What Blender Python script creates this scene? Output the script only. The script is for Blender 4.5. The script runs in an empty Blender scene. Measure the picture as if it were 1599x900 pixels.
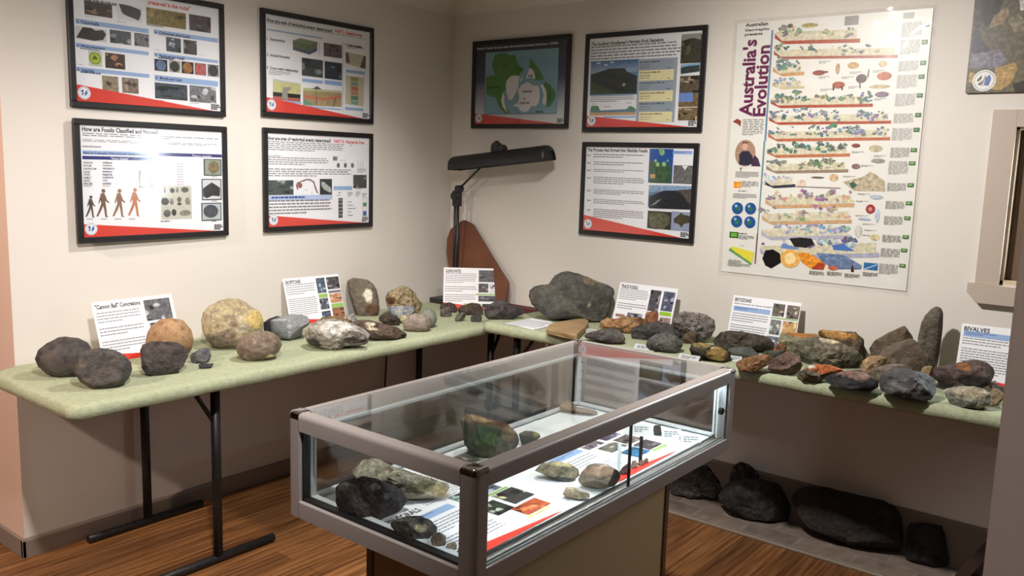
import bpy, bmesh, math, random
import numpy as np
from mathutils import Vector, Matrix
S = bpy.context.scene
COL = S.collection
PI = math.pi
random.seed(7)

# ------------------------------------------------------------------ camera
CF = 1344.263
CP = np.array([3.356, -3.66, 1.55])
def _rot(a, b, c):
    ca, sa, cb, sb, cc, sc = math.cos(a), math.sin(a), math.cos(b), math.sin(b), math.cos(c), math.sin(c)
    return np.array([[ca, -sa, 0], [sa, ca, 0], [0, 0, 1]]) @ np.array([[1, 0, 0], [0, cb, -sb], [0, sb, cb]]) @ np.array([[cc, -sc, 0], [sc, cc, 0], [0, 0, 1]])
CR = _rot(0.66839071, 1.42535074, 0.03019883)
cd = bpy.data.cameras.new('camera')
cam = bpy.data.objects.new('camera', cd); COL.objects.link(cam)
m = Matrix([list(r) + [0] for r in CR.tolist()] + [[0, 0, 0, 1]])
cam.matrix_world = Matrix.Translation(CP.tolist()) @ m
cd.sensor_width = 36.0; cd.lens = CF / 1599 * 36; cd.clip_start = 0.02
S.camera = cam

# ------------------------------------------------------------------ light and exposure
S.view_settings.view_transform = 'Standard'; S.view_settings.look = 'None'
S.view_settings.gamma = 1.0; S.view_settings.use_curve_mapping = False
S.view_settings.exposure = 0.5
w = bpy.data.worlds.new('world'); S.world = w; w.use_nodes = True
w.node_tree.nodes['Background'].inputs[0].default_value = (0.8, 0.9, 1, 1)
w.node_tree.nodes['Background'].inputs[1].default_value = 1.0
def spot(name, loc, tgt, power, col, angle=120, blend=0.8, r=0.05):
    l = bpy.data.lights.new(name, 'SPOT'); l.energy = power; l.color = col
    l.spot_size = math.radians(angle); l.spot_blend = blend; l.shadow_soft_size = r
    o = bpy.data.objects.new(name, l); COL.objects.link(o); o.location = loc
    o.rotation_euler = (Vector(tgt) - Vector(loc)).to_track_quat('-Z', 'Y').to_euler(); return o
def area(name, loc, tgt, power, col, sx, sy):
    l = bpy.data.lights.new(name, 'AREA'); l.energy = power; l.color = col; l.shape = 'RECTANGLE'; l.size = sx; l.size_y = sy
    o = bpy.data.objects.new(name, l); COL.objects.link(o); o.location = loc
    o.rotation_euler = (Vector(tgt) - Vector(loc)).to_track_quat('-Z', 'Y').to_euler(); return o
spot('ceiling_spot_left', (1.1, -1.3, 2.36), (0.35, -1.45, 0.75), 74, (1, .965, .93), 112, 1.0)
spot('ceiling_spot_right', (1.98, -1.65, 2.36), (2.25, -0.5, 1.0), 128, (1, .96, .92), 124, 1.0)
spot('ceiling_spot_near', (2.2, -2.85, 2.36), (0.75, -2.2, 0.75), 140, (1, .955, .92), 100, 1.0)
spot('hall_spot_left', (0.6, -4.5, 2.36), (-0.35, -2.4, 0.5), 190, (1, .78, .66), 75, .8)
spot('jamb_fill_spot', (2.9, -4.7, 2.36), (3.5, -2.5, 0.9), 62, (1, .90, .84), 40, .6)  # added fill light with no known source, brightens the near door jamb
area('window_daylight', (3.12, 0.34, 1.46), (2.6, -0.4, 1.4), 20, (.9, .95, 1), 0.62, 0.6)

# ------------------------------------------------------------------ helpers
def lin(c):
    return tuple(((x / 255) / 12.92 if x / 255 <= .04045 else ((x / 255 + .055) / 1.055) ** 2.4) for x in c[:3])
def tag(o, label=None, cat=None, group=None, kind=None):
    if label: o['label'] = label
    if cat: o['category'] = cat
    if group: o['group'] = group
    if kind: o['kind'] = kind
    return o
def empty(name, loc, rz=0, label=None, cat=None, group=None):
    o = bpy.data.objects.new(name, None); COL.objects.link(o); o.location = loc; o.rotation_euler = (0, 0, rz); o.empty_display_size = .05
    return tag(o, label, cat, group)
class MB:
    """collects shapes for one mesh"""
    def __init__(s): s.bm = bmesh.new(); s.mi = 0
    def _new(s, vs0):
        for f in s.bm.faces:
            if f.index == -1: pass
    def box(s, x0, x1, y0, y1, z0, z1, bev=0, seg=2, mi=0, mat=None):
        t = bmesh.new(); bmesh.ops.create_cube(t, size=1)
        for v in t.verts:
            v.co = Vector(((x0 + x1) / 2 + v.co.x * (x1 - x0), (y0 + y1) / 2 + v.co.y * (y1 - y0), (z0 + z1) / 2 + v.co.z * (z1 - z0)))
        if bev: bmesh.ops.bevel(t, geom=t.edges[:] , offset=bev, segments=seg, profile=.5, affect='EDGES')
        if mat is not None: t.transform(mat)
        for f in t.faces: f.material_index = mi
        s._join(t)
        return s
    def _join(s, t):
        me = bpy.data.meshes.new('tmp'); t.to_mesh(me); t.free(); s.bm.from_mesh(me); bpy.data.meshes.remove(me)
    def tube(s, pts, r, n=12, mi=0, caps=True):
        pts = [Vector(p) for p in pts]; rs = r if isinstance(r, (list, tuple)) else [r] * len(pts)
        rings = []
        for i, p in enumerate(pts):
            d = (pts[min(i + 1, len(pts) - 1)] - pts[max(i - 1, 0)]).normalized()
            a = Vector((0, 0, 1)) if abs(d.z) < .9 else Vector((1, 0, 0))
            u = d.cross(a).normalized(); v = d.cross(u)
            rings.append([s.bm.verts.new(p + (u * math.cos(2 * PI * k / n) + v * math.sin(2 * PI * k / n)) * rs[i]) for k in range(n)])
        for a, b in zip(rings, rings[1:]):
            for k in range(n):
                f = s.bm.faces.new((a[k], a[(k + 1) % n], b[(k + 1) % n], b[k])); f.material_index = mi; f.smooth = True
        if caps:
            for rg in (rings[0][::-1], rings[-1]):
                f = s.bm.faces.new(rg); f.material_index = mi
        return s
    def prism(s, poly, axis, a, b, mi=0):
        """polygon of 2-D points extruded along axis from a to b"""
        def P(p, t):
            return {'x': (t, p[0], p[1]), 'y': (p[0], t, p[1]), 'z': (p[0], p[1], t)}[axis]
        A = [s.bm.verts.new(P(p, a)) for p in poly]; B = [s.bm.verts.new(P(p, b)) for p in poly]
        n = len(poly)
        fs = [s.bm.faces.new(A), s.bm.faces.new(B[::-1])]
        for i in range(n): fs.append(s.bm.faces.new((A[i], B[i], B[(i + 1) % n], A[(i + 1) % n])))
        for f in fs: f.material_index = mi
        return s
    def build(s, name, mats, parent=None, smooth=None):
        bmesh.ops.recalc_face_normals(s.bm, faces=s.bm.faces[:])
        me = bpy.data.meshes.new(name); s.bm.to_mesh(me); s.bm.free()
        for mt in (mats if isinstance(mats, (list, tuple)) else [mats]): me.materials.append(mt)
        if smooth is not None:
            for p in me.polygons: p.use_smooth = True
            me.set_sharp_from_angle(angle=math.radians(smooth))
        o = bpy.data.objects.new(name, me); COL.objects.link(o)
        if parent: o.parent = parent
        return o
def recenter(o):
    """move a top-level mesh's origin to the middle of its base"""
    me = o.data; cs = np.empty(len(me.vertices) * 3); me.vertices.foreach_get('co', cs); cs = cs.reshape(-1, 3)
    c = np.array([(cs[:, 0].min() + cs[:, 0].max()) / 2, (cs[:, 1].min() + cs[:, 1].max()) / 2, cs[:, 2].min()])
    me.vertices.foreach_set('co', (cs - c).ravel()); o.location = Vector(c.tolist()); me.update(); return o

# picture measurement: a pixel of the photograph -> a point on a real plane
def ray(x, y): return CR @ np.array([(x - 799.5) / CF, -(y - 450) / CF, -1.0])
def onz(x, y, z): d = ray(x, y); return CP + d * ((z - CP[2]) / d[2])
def onx(x, y, X=0.0): d = ray(x, y); return CP + d * ((X - CP[0]) / d[0])
def ony(x, y, Y=0.0): d = ray(x, y); return CP + d * ((Y - CP[1]) / d[1])
CROPS = dict(A=(0, 430, 3.6), B=(280, 420, 5), C=(420, 400, 5), D=(640, 380, 4.997), E=(800, 410, 4.997), F=(1050, 440, 5.293),
             G=(1300, 460, 4.502), H=(1130, 500, 5.922), I=(430, 520, 2.369), J=(700, 520, 3.476), K=(700, 660, 3.476),
             L=(1030, 640, 2.81), M=(500, 640, 3.75), N=(700, 540, 5), O=(860, 640, 6.15), P=(620, 760, 4.703),
             p1=(90, 0, 4.5), p2=(90, 170, 4.09), p3=(395, 0, 4.5), p4=(395, 190, 5), p5=(720, 40, 5), p6=(900, 30, 4.735),
             p7=(895, 210, 5), q1=(1115, 0, 3.914), q2=(1115, 220, 3.749), q3=(1440, 0, 3.748), x=(0, 0, 1))
def cpx(crop, p): c = CROPS[crop]; return (c[0] + p[0] / c[2], c[1] + p[1] / c[2])

# ------------------------------------------------------------------ materials
def mat(name, col, rough=.6, metal=0, spec=.5, coat=0, bump=None, var=None, emit=None):
    """col sRGB 0-255; bump=(scale,strength,dist); var=(scale,col2)"""
    m = bpy.data.materials.new(name); m.use_nodes = True; nt = m.node_tree; b = nt.nodes['Principled BSDF']
    b.inputs['Base Color'].default_value = (*lin(col), 1); b.inputs['Roughness'].default_value = rough
    b.inputs['Metallic'].default_value = metal; b.inputs['Specular IOR Level'].default_value = spec
    b.inputs['Coat Weight'].default_value = coat; b.inputs['Coat Roughness'].default_value = .08
    tc = nt.nodes.new('ShaderNodeTexCoord')
    if var:
        n = nt.nodes.new('ShaderNodeTexNoise'); n.inputs['Scale'].default_value = var[0]; n.inputs['Detail'].default_value = 6
        nt.links.new(tc.outputs['Object'], n.inputs['Vector'])
        r = nt.nodes.new('ShaderNodeValToRGB'); r.color_ramp.elements[0].position = .35; r.color_ramp.elements[1].position = .65
        r.color_ramp.elements[0].color = (*lin(col), 1); r.color_ramp.elements[1].color = (*lin(var[1]), 1)
        nt.links.new(n.outputs['Fac'], r.inputs['Fac']); nt.links.new(r.outputs['Color'], b.inputs['Base Color'])
    if bump:
        n2 = nt.nodes.new('ShaderNodeTexNoise'); n2.inputs['Scale'].default_value = bump[0]; n2.inputs['Detail'].default_value = 5
        nt.links.new(tc.outputs['Object'], n2.inputs['Vector'])
        bp = nt.nodes.new('ShaderNodeBump'); bp.inputs['Strength'].default_value = bump[1]; bp.inputs['Distance'].default_value = bump[2]
        nt.links.new(n2.outputs['Fac'], bp.inputs['Height']); nt.links.new(bp.outputs['Normal'], b.inputs['Normal'])
    if emit:
        b.inputs['Emission Color'].default_value = (*lin(emit[0]), 1); b.inputs['Emission Strength'].default_value = emit[1]
    return m
def floor_mat():
    m = bpy.data.materials.new('floor_boards'); m.use_nodes = True; nt = m.node_tree; b = nt.nodes['Principled BSDF']; L = nt.links.new
    tc = nt.nodes.new('ShaderNodeTexCoord'); mp = nt.nodes.new('ShaderNodeMapping'); mp.inputs['Rotation'].default_value = (0, 0, PI / 2)
    L(tc.outputs['Object'], mp.inputs['Vector'])
    br = nt.nodes.new('ShaderNodeTexBrick'); br.inputs['Scale'].default_value = 1; br.inputs['Brick Width'].default_value = 1.7
    br.inputs['Row Height'].default_value = .095; br.inputs['Mortar Size'].default_value = .0012; br.offset = .37
    br.inputs['Color1'].default_value = (*lin((140, 98, 60)), 1); br.inputs['Color2'].default_value = (*lin((102, 68, 42)), 1); br.inputs['Mortar'].default_value = (*lin((70, 40, 22)), 1)
    L(mp.outputs[0], br.inputs['Vector'])
    m2 = nt.nodes.new('ShaderNodeMapping'); m2.inputs['Scale'].default_value = (42, 1.6, 1); L(tc.outputs['Object'], m2.inputs['Vector'])
    n = nt.nodes.new('ShaderNodeTexNoise'); n.inputs['Scale'].default_value = 1.6; n.inputs['Detail'].default_value = 6; n.inputs['Distortion'].default_value = .4; L(m2.outputs[0], n.inputs['Vector'])
    r = nt.nodes.new('ShaderNodeValToRGB'); r.color_ramp.elements[0].position = .3; r.color_ramp.elements[0].color = (.33, .25, .19, 1); r.color_ramp.elements[1].position = .68; r.color_ramp.elements[1].color = (1.25, 1.2, 1.1, 1)
    L(n.outputs['Fac'], r.inputs['Fac'])
    mx = nt.nodes.new('ShaderNodeMix'); mx.data_type = 'RGBA'; mx.blend_type = 'MULTIPLY'; mx.inputs[0].default_value = 1
    L(br.outputs['Color'], mx.inputs[6]); L(r.outputs['Color'], mx.inputs[7]); L(mx.outputs[2], b.inputs['Base Color'])
    b.inputs['Roughness'].default_value = .38
    return m
def brick_mat():
    m = bpy.data.materials.new('brick_pavers'); m.use_nodes = True; nt = m.node_tree; b = nt.nodes['Principled BSDF']; L = nt.links.new
    tc = nt.nodes.new('ShaderNodeTexCoord'); br = nt.nodes.new('ShaderNodeTexBrick'); br.inputs['Scale'].default_value = 1
    br.inputs['Brick Width'].default_value = .23; br.inputs['Row Height'].default_value = .11; br.inputs['Mortar Size'].default_value = .006; br.offset = .5
    br.inputs['Color1'].default_value = (*lin((122, 106, 94)), 1); br.inputs['Color2'].default_value = (*lin((106, 94, 86)), 1); br.inputs['Mortar'].default_value = (*lin((128, 118, 108)), 1)
    L(tc.outputs['Object'], br.inputs['Vector']); n = nt.nodes.new('ShaderNodeTexNoise'); n.inputs['Scale'].default_value = 14; n.inputs['Detail'].default_value = 6; L(tc.outputs['Object'], n.inputs['Vector'])
    mx = nt.nodes.new('ShaderNodeMix'); mx.data_type = 'RGBA'; mx.blend_type = 'OVERLAY'; mx.inputs[0].default_value = .6
    L(br.outputs['Color'], mx.inputs[6]); L(n.outputs['Fac'], mx.inputs[7]); L(mx.outputs[2], b.inputs['Base Color']); b.inputs['Roughness'].default_value = .9
    return m
def glass_mat(name='clear_glass', gain=1.0, tint=(.975, .99, .983), f0=.042, rough=0.0, wavy=0):
    m = bpy.data.materials.new(name); m.use_nodes = True; nt = m.node_tree; nt.nodes.clear(); L = nt.links.new
    out = nt.nodes.new('ShaderNodeOutputMaterial'); t = nt.nodes.new('ShaderNodeBsdfTransparent'); t.inputs[0].default_value = (*tint, 1)
    g = nt.nodes.new('ShaderNodeBsdfGlossy'); g.inputs['Roughness'].default_value = rough
    lw = nt.nodes.new('ShaderNodeLayerWeight'); lw.inputs['Blend'].default_value = .5
    p = nt.nodes.new('ShaderNodeMath'); p.operation = 'POWER'; p.inputs[1].default_value = 5; L(lw.outputs['Facing'], p.inputs[0])
    a = nt.nodes.new('ShaderNodeMath'); a.operation = 'MULTIPLY_ADD'; a.inputs[1].default_value = (1 - f0) * gain; a.inputs[2].default_value = f0 * gain; L(p.outputs[0], a.inputs[0])
    if wavy:
        tc = nt.nodes.new('ShaderNodeTexCoord'); n = nt.nodes.new('ShaderNodeTexNoise'); n.inputs['Scale'].default_value = 7; n.inputs['Detail'].default_value = 1
        L(tc.outputs['Object'], n.inputs['Vector']); bp = nt.nodes.new('ShaderNodeBump'); bp.inputs['Strength'].default_value = 1; bp.inputs['Distance'].default_value = wavy
        L(n.outputs['Fac'], bp.inputs['Height']); L(bp.outputs['Normal'], g.inputs['Normal'])
    mx = nt.nodes.new('ShaderNodeMixShader'); L(a.outputs[0], mx.inputs[0]); L(t.outputs[0], mx.inputs[1]); L(g.outputs[0], mx.inputs[2]); L(mx.outputs[0], out.inputs[0])
    return m
def attr_mat(name, rough, spec, tex_scale, bump, fine=1.0):
    """colour attribute 'Col' times a fine noise whose contrast is the alpha of the attribute"""
    m = bpy.data.materials.new(name); m.use_nodes = True; nt = m.node_tree; b = nt.nodes['Principled BSDF']; L = nt.links.new
    at = nt.nodes.new('ShaderNodeAttribute'); at.attribute_name = 'Col'; tc = nt.nodes.new('ShaderNodeTexCoord')
    n = nt.nodes.new('ShaderNodeTexNoise'); n.inputs['Scale'].default_value = tex_scale; n.inputs['Detail'].default_value = 8; n.inputs['Roughness'].default_value = .65
    L(tc.outputs['Object'], n.inputs['Vector'])
    s = nt.nodes.new('ShaderNodeMath'); s.operation = 'SUBTRACT'; s.inputs[1].default_value = .5; L(n.outputs['Fac'], s.inputs[0])
    k = nt.nodes.new('ShaderNodeMath'); k.operation = 'MULTIPLY'; L(s.outputs[0], k.inputs[0]); L(at.outputs['Alpha'], k.inputs[1])
    e = nt.nodes.new('ShaderNodeMath'); e.operation = 'MULTIPLY_ADD'; e.inputs[1].default_value = 3.6 * fine; e.inputs[2].default_value = 0; L(k.outputs[0], e.inputs[0])
    pw = nt.nodes.new('ShaderNodeMath'); pw.operation = 'EXPONENT'; L(e.outputs[0], pw.inputs[0])
    v = nt.nodes.new('ShaderNodeVectorMath'); v.operation = 'SCALE'; L(at.outputs['Color'], v.inputs[0]); L(pw.outputs[0], v.inputs['Scale'])
    L(v.outputs[0], b.inputs['Base Color']); b.inputs['Roughness'].default_value = rough; b.inputs['Specular IOR Level'].default_value = spec
    if bump:
        bp = nt.nodes.new('ShaderNodeBump'); bp.inputs['Strength'].default_value = bump[0]; bp.inputs['Distance'].default_value = bump[1]
        n2 = nt.nodes.new('ShaderNodeTexVoronoi'); n2.feature = 'F1'; n2.inputs['Scale'].default_value = tex_scale * .7; L(tc.outputs['Object'], n2.inputs['Vector'])
        n3 = nt.nodes.new('ShaderNodeTexNoise'); n3.inputs['Scale'].default_value = tex_scale * .3; n3.inputs['Detail'].default_value = 6; n3.inputs['Roughness'].default_value = .7; L(tc.outputs['Object'], n3.inputs['Vector'])
        a1 = nt.nodes.new('ShaderNodeMath'); a1.operation = 'MULTIPLY_ADD'; a1.inputs[1].default_value = 2.2; L(n3.outputs['Fac'], a1.inputs[0]); L(n.outputs['Fac'], a1.inputs[2])
        a2 = nt.nodes.new('ShaderNodeMath'); a2.operation = 'MULTIPLY_ADD'; a2.inputs[1].default_value = .35; L(n2.outputs['Distance'], a2.inputs[0]); L(a1.outputs[0], a2.inputs[2])
        L(a2.outputs[0], bp.inputs['Height']); L(bp.outputs['Normal'], b.inputs['Normal'])
    return m
M = dict(
    wall=mat('wall_paint', (219, 213, 205), .75, bump=(90, .12, .002), var=(1.2, (216, 209, 200))),
    wall2=mat('return_wall_warm_lit', (214, 184, 166), .75, bump=(90, .12, .002)),  # pink of the warm light on the return face put into its colour
    darkwall=mat('brown_wall_paint', (96, 78, 66), .8),
    ceil=mat('ceiling_paint', (226, 220, 210), .85, bump=(60, .1, .002)),
    cornice=mat('cornice_plaster', (228, 222, 212), .7),
    base=mat('skirting_paint', (132, 118, 108), .5),
    base2=mat('dark_skirting', (112, 98, 88), .55),
    taupe=mat('window_trim_paint', (186, 170, 156), .55), sash=mat('sash_timber', (104, 82, 66), .45), stripe=mat('warm_lit_reveal', (200, 180, 150), .5),
    post=mat('door_jamb_paint', (168, 152, 142), .6),
    floor=floor_mat(), brick=brick_mat(), edge=mat('paver_edge_strip', (140, 125, 110), .6),
    blackframe=mat('black_frame_lacquer', (26, 24, 26), .35), back=mat('backing_board', (120, 105, 85), .9),
    glass=glass_mat(), topglass=glass_mat('top_plate_glass', 1.35), frameglass=glass_mat('picture_glass', 1.0, (.99, .99, .99), .045, .1), film=glass_mat('laminate_film', 1.5, (.995, .995, .995), .05, .04, .012),
    felt=mat('green_fleece', (174, 179, 150), .95, spec=.1, bump=(260, .9, .004), var=(60, (160, 166, 136))),
    board=mat('table_board', (110, 90, 70), .7), steel=mat('black_tube', (30, 29, 31), .45, metal=.3, var=(70, (44, 42, 42)), bump=(120, .3, .002)),
    alu=mat('satin_aluminium', (172, 162, 157), .34, metal=.2, spec=.9), chrome=mat('chrome_cap', (200, 198, 200), .08, metal=1),
    seal=mat('black_rubber', (14, 14, 16), .5), rim=mat('grey_plastic_rim', (190, 196, 198), .5), deck=mat('white_deck', (236, 240, 242), .5),
    panel=mat('cream_laminate', (190, 168, 128), .55), panel_edge=mat('bronze_edge', (120, 104, 92), .4, metal=.5),
    led=mat('case_light_diffuser', (255, 255, 255), .5, emit=((232, 245, 255), 62)),
    lamp=mat('lamp_dark_enamel', (34, 34, 38), .4), lampred=mat('maroon_book_cloth', (78, 30, 32), .7), paper=mat('white_paper', (238, 238, 240), .7),
    labelcard=mat('grey_label_card', (196, 200, 200), .7),
    print=attr_mat('printed_sheet', .35, .4, 60, None), rock=attr_mat('rough_stone', .85, .25, 55, (1, .009)),
    rockfine=attr_mat('smooth_stone', .7, .3, 90, (.5, .003), .8), shiny=attr_mat('dark_polished_stone', .5, .5, 40, (.9, .007)),
    clear=mat('clear_acrylic', (205, 222, 220), .15), timber=mat('dark_timber', (60, 40, 34), .6), cord=mat('black_cord', (18, 18, 18), .5),
)

# ------------------------------------------------------------------ the room
ZC = 2.43
def struct(o, label=None): return tag(o, label, None, None, 'structure')
struct(MB().box(-1.6, 4.2, -5.4, 0.5, -.06, 0).build('floor', M['floor']))
struct(MB().box(-1.6, 4.2, -5.4, 0.5, ZC, ZC + .06).build('ceiling', M['ceil']))
struct(MB().box(-1.6, 0, -2.36, 0.12, 0, ZC).build('wall_left', [M['wall']]))
o = bpy.data.objects['wall_left']; o.data.materials.append(M['wall2'])
for p in o.data.polygons:
    if p.normal.y < -.9: p.material_index = 1
b = MB(); WX0, WX1, WZ0, WZ1 = 2.80, 3.46, 1.15, 1.735
b.box(0, WX0, 0, .12, 0, ZC).box(WX1, 3.9, 0, .12, 0, ZC).box(WX0, WX1, 0, .12, 0, WZ0).box(WX0, WX1, 0, .12, WZ1, ZC)
struct(b.build('wall_right', M['wall']))
struct(MB().box(3.9, 4.0, -5.4, .12, 0, ZC).build('wall_far_right', M['darkwall']))
struct(MB().box(-1.6, 4.0, -5.4, -5.3, 0, ZC).build('wall_behind', M['darkwall']))
struct(MB().box(-1.6, -1.5, -5.3, -2.36, 0, ZC).build('wall_far_left', M['darkwall']))
# skirting
def skirt(pts, h, t, name, m_):  # pts in plan, inside of room on the left hand
    b = MB()
    return b
struct(MB().prism([(0, 0), (.014, 0), (.014, .066), (.009, .075), (0, .075)], 'y', -2.374, 0).build('baseboard_left', M['base']))
struct(MB().box(-1.5, .014, -2.374, -2.36, 0, .072, .002).build('baseboard_return', M['base']))
struct(MB().prism([(0, 0), (-.014, 0), (-.014, .185), (-.008, .195), (0, .195)], 'x', .014, 3.9).build('baseboard_right', M['base2']))
# cornice (cove)
def cove(n=7, r=.085):
    return [(0, -r)] + [(r - r * math.cos(a), -r + r * math.sin(a)) for a in [PI / 2 * i / n for i in range(1, n)]] + [(r, 0), (0, 0)]
pr_ = [(x, ZC + z) for x, z in cove()]
struct(MB().prism(pr_, 'y', -2.36, 0).build('trim_1', M['cornice'], smooth=40))
struct(MB().prism([(-x, z) for x, z in pr_], 'x', 0, 3.9).build('trim_2', M['cornice'], smooth=40))
for n_ in ('trim_1',):  # prism along y takes (x,z)
    pass
# window with casing, stool, stepped sash
win = empty('window_1', (3.1, 0, 1.44)); struct(win)
def wpart(mb, name, m_):
    o = mb.build(name, m_); o.parent = win; o.matrix_parent_inverse = Matrix.Translation((-3.1, 0, -1.44)); return o
b = MB(); b.box(2.722, 2.802, -.022, 0, 1.146, 1.794, .001).box(3.458, 3.54, -.022, 0, 1.146, 1.794, .001).box(2.802, 3.458, -.022, 0, 1.732, 1.794, .001)
wpart(b, 'casing', M['taupe'])
b = MB(); b.prism([(2.700, 1.146), (2.700, 1.112), (2.738, 1.074), (3.53, 1.074), (3.565, 1.112), (3.565, 1.146)], 'y', -.034, 0)
wpart(b, 'apron', M['taupe'])
b = MB(); b.box(2.80, 2.812, 0, .11, 1.15, 1.735).box(3.448, 3.46, 0, .11, 1.15, 1.735).box(2.80, 3.46, 0, .11, 1.15, 1.164).box(2.80, 3.46, 0, .11, 1.722, 1.735)
wpart(b, 'reveal', M['stripe'])  # warm light on the window jamb put into a paler reveal colour
b = MB()
for x0, x1 in ((2.812, 2.856), (3.404, 3.448)): b.box(x0, x1, .04, .085, 1.164, 1.722, .004)
b.box(2.856, 3.404, .04, .085, 1.164, 1.206, .004).box(2.856, 3.404, .04, .085, 1.68, 1.722, .004)
wpart(b, 'sash', M['sash'])
b = MB(); b.box(2.856, 3.404, .06, .064, 1.206, 1.68); wpart(b, 'pane', M['glass'])
b = MB(); b.tube([(2.87, .03, 1.44), (2.87, .0, 1.44)], .008).tube([(2.87, .004, 1.43), (2.875, .002, 1.50)], .005); wpart(b, 'latch', M['seal'])
# near door jamb on the right
struct(MB().box(3.20, 3.62, -2.52, -2.32, 0, ZC, .004).build('door_1', M['post']))

# ------------------------------------------------------------------ printed sheets
FONTCACHE = {}
def text_tris(s):
    if s in FONTCACHE: return FONTCACHE[s]
    cu = bpy.data.curves.new('t', 'FONT'); cu.body = s; cu.size = 1; cu.resolution_u = 2; cu.offset = .032
    o = bpy.data.objects.new('t', cu); COL.objects.link(o); bpy.context.view_layer.update()
    me = bpy.data.meshes.new_from_object(o.evaluated_get(bpy.context.evaluated_depsgraph_get()))
    vs = [(v.co.x, v.co.y) for v in me.vertices]; fs = [tuple(p.vertices) for p in me.polygons]
    bpy.data.objects.remove(o); bpy.data.meshes.remove(me); bpy.data.curves.remove(cu)
    xs = [v[0] for v in vs]; ys = [v[1] for v in vs]
    FONTCACHE[s] = (vs, fs, min(xs), max(xs), min(ys), max(ys)); return FONTCACHE[s]
BK = (28, 26, 30); GR = (118, 118, 124); BLUE = (150, 178, 218); RED = (214, 62, 48); WH = (240, 240, 244)
class Print:
    def __init__(s, W, H, origin=None, ux=None, vz=None, crop=None, bg=WH):
        s.W, s.H = W, H; s.V = []; s.F = []; s.C = []; s.layer = 0; s.crop = crop
        s.org, s.ux, s.vz = origin, ux, vz            # world top-left, unit right, unit down (for measuring from the photo)
        s.poly([(0, 0), (W, 0), (W, H), (0, H)], bg)
    def uv(s, p):
        px = cpx(s.crop, p); d = ray(*px); n = np.cross(s.ux, s.vz)
        P = CP + d * (np.dot(s.org - CP, n) / np.dot(d, n)); return (float(np.dot(P - s.org, s.ux)), float(np.dot(P - s.org, s.vz)))
    def cl(s, p): return (min(max(p[0], 0), s.W), min(max(p[1], 0), s.H))
    def poly(s, pts, col, tex=0, lay=None):
        b = len(s.V); s.V += [(x, y, s.layer * .00012) for x, y in pts]; s.F.append(tuple(range(b, b + len(pts))))
        cs = col if isinstance(col[0], (tuple, list)) else [col] * len(pts)
        s.C += [(*lin(c), tex) for c in cs]
    def rm(s, x0, y0, x1, y1, col, tex=0):
        s.layer += 1; x0, y0 = s.cl((x0, y0)); x1, y1 = s.cl((x1, y1))
        if x1 - x0 < 1e-4 or y1 - y0 < 1e-4: return
        s.poly([(x0, y0), (x1, y0), (x1, y1), (x0, y1)], col, tex)
    def r(s, x0, y0, x1, y1, col, tex=0): s.rm(*s.uv((x0, y0)), *s.uv((x1, y1)), col, tex)
    def P(s, pts, col, tex=0):
        s.layer += 1; s.poly([s.cl(s.uv(p)) for p in pts], col, tex)
    def photo(s, x0, y0, x1, y1, col, col2=None, n=5, seed=0):
        a = s.uv((x0, y0)); b = s.uv((x1, y1)); s.photom(*a, *b, col, col2, n)
    def photom(s, x0, y0, x1, y1, col, col2=None, n=5):
        s.rm(x0, y0, x1, y1, col, .9)
        if x1 - x0 < .004 or y1 - y0 < .004: return
        if y1 < .003 or y0 > s.H: return
        col2 = col2 or tuple(min(255, int(c * 1.6 + 18)) for c in col)
        for k in range(n):
            cx = random.uniform(x0, x1); cy = random.uniform(y0, y1); rx = (x1 - x0) * random.uniform(.08, .26); ry = (y1 - y0) * random.uniform(.06, .22)
            c = col2 if k % 2 == 0 else tuple(int(q * .5) for q in col)
            pts = []
            for i in range(9):
                a = 2 * PI * i / 9; r = random.uniform(.6, 1.1)
                pts.append((min(max(cx + rx * r * math.cos(a), x0), x1), min(max(cy + ry * r * math.sin(a), y0), y1)))
            s.layer += 1; s.poly([s.cl(p) for p in pts], c, .9)
        s.layer += 0
    def disc(s, cx, cy, r, col, tex=0, n=20, ry=None, metric=False):
        c = (cx, cy) if metric else s.uv((cx, cy)); rr = r if metric else abs(s.uv((cx + r, cy))[0] - c[0]); r2 = ry if (ry and metric) else (rr if not ry else abs(s.uv((cx, cy + ry))[1] - c[1]))
        s.layer += 1; s.poly([(c[0] + rr * math.cos(2 * PI * i / n), c[1] + r2 * math.sin(2 * PI * i / n)) for i in range(n)], col, tex)
    def tm(s, st, x0, y0, x1, y1, col=BK, vert=False):
        """text fitted in the metric box"""
        vs, fs, a, b_, c, d = text_tris(st); s.layer += 1; base = len(s.V)
        for x, y in vs:
            u = (x - a) / (b_ - a); v = (d - y) / (d - c)
            if vert: u, v = v, 1 - u
            s.V.append((x0 + u * (x1 - x0), y0 + v * (y1 - y0), s.layer * .00012)); s.C.append(None)
        s.C = s.C[:base]; s.C += [(*lin(col), 0)] * len(vs)
        for f in fs: s.F.append(tuple(base + i for i in f))
    def t(s, st, x0, y0, x1, y1, col=BK):
        a = s.uv((x0, y0)); b = s.uv((x1, y1)); q = text_tris(st); h = (b[0] - a[0]) * (q[5] - q[4]) / (q[3] - q[2]) * 1.18; s.tm(st, a[0], a[1], b[0], a[1] + h, col)
    def linesm(s, x0, y0, x1, y1, n, col=GR, fill=.42, last=.6):
        s.layer += 1; h = (y1 - y0) / n
        for i in range(n):
            x = x0; xe = x1 if i < n - 1 else x0 + (x1 - x0) * last; xe -= random.uniform(0, .06) * (x1 - x0)
            yy = y0 + i * h
            if yy < .002: continue
            while x < xe:
                wd = random.uniform(.006, .020) * (x1 - x0) / .3 if x1 - x0 > .1 else random.uniform(.12, .3) * (x1 - x0)
                e = min(x + wd, xe); s.poly([(x, yy), (e, yy), (e, yy + h * fill), (x, yy + h * fill)], col); x = e + wd * .22
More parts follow.
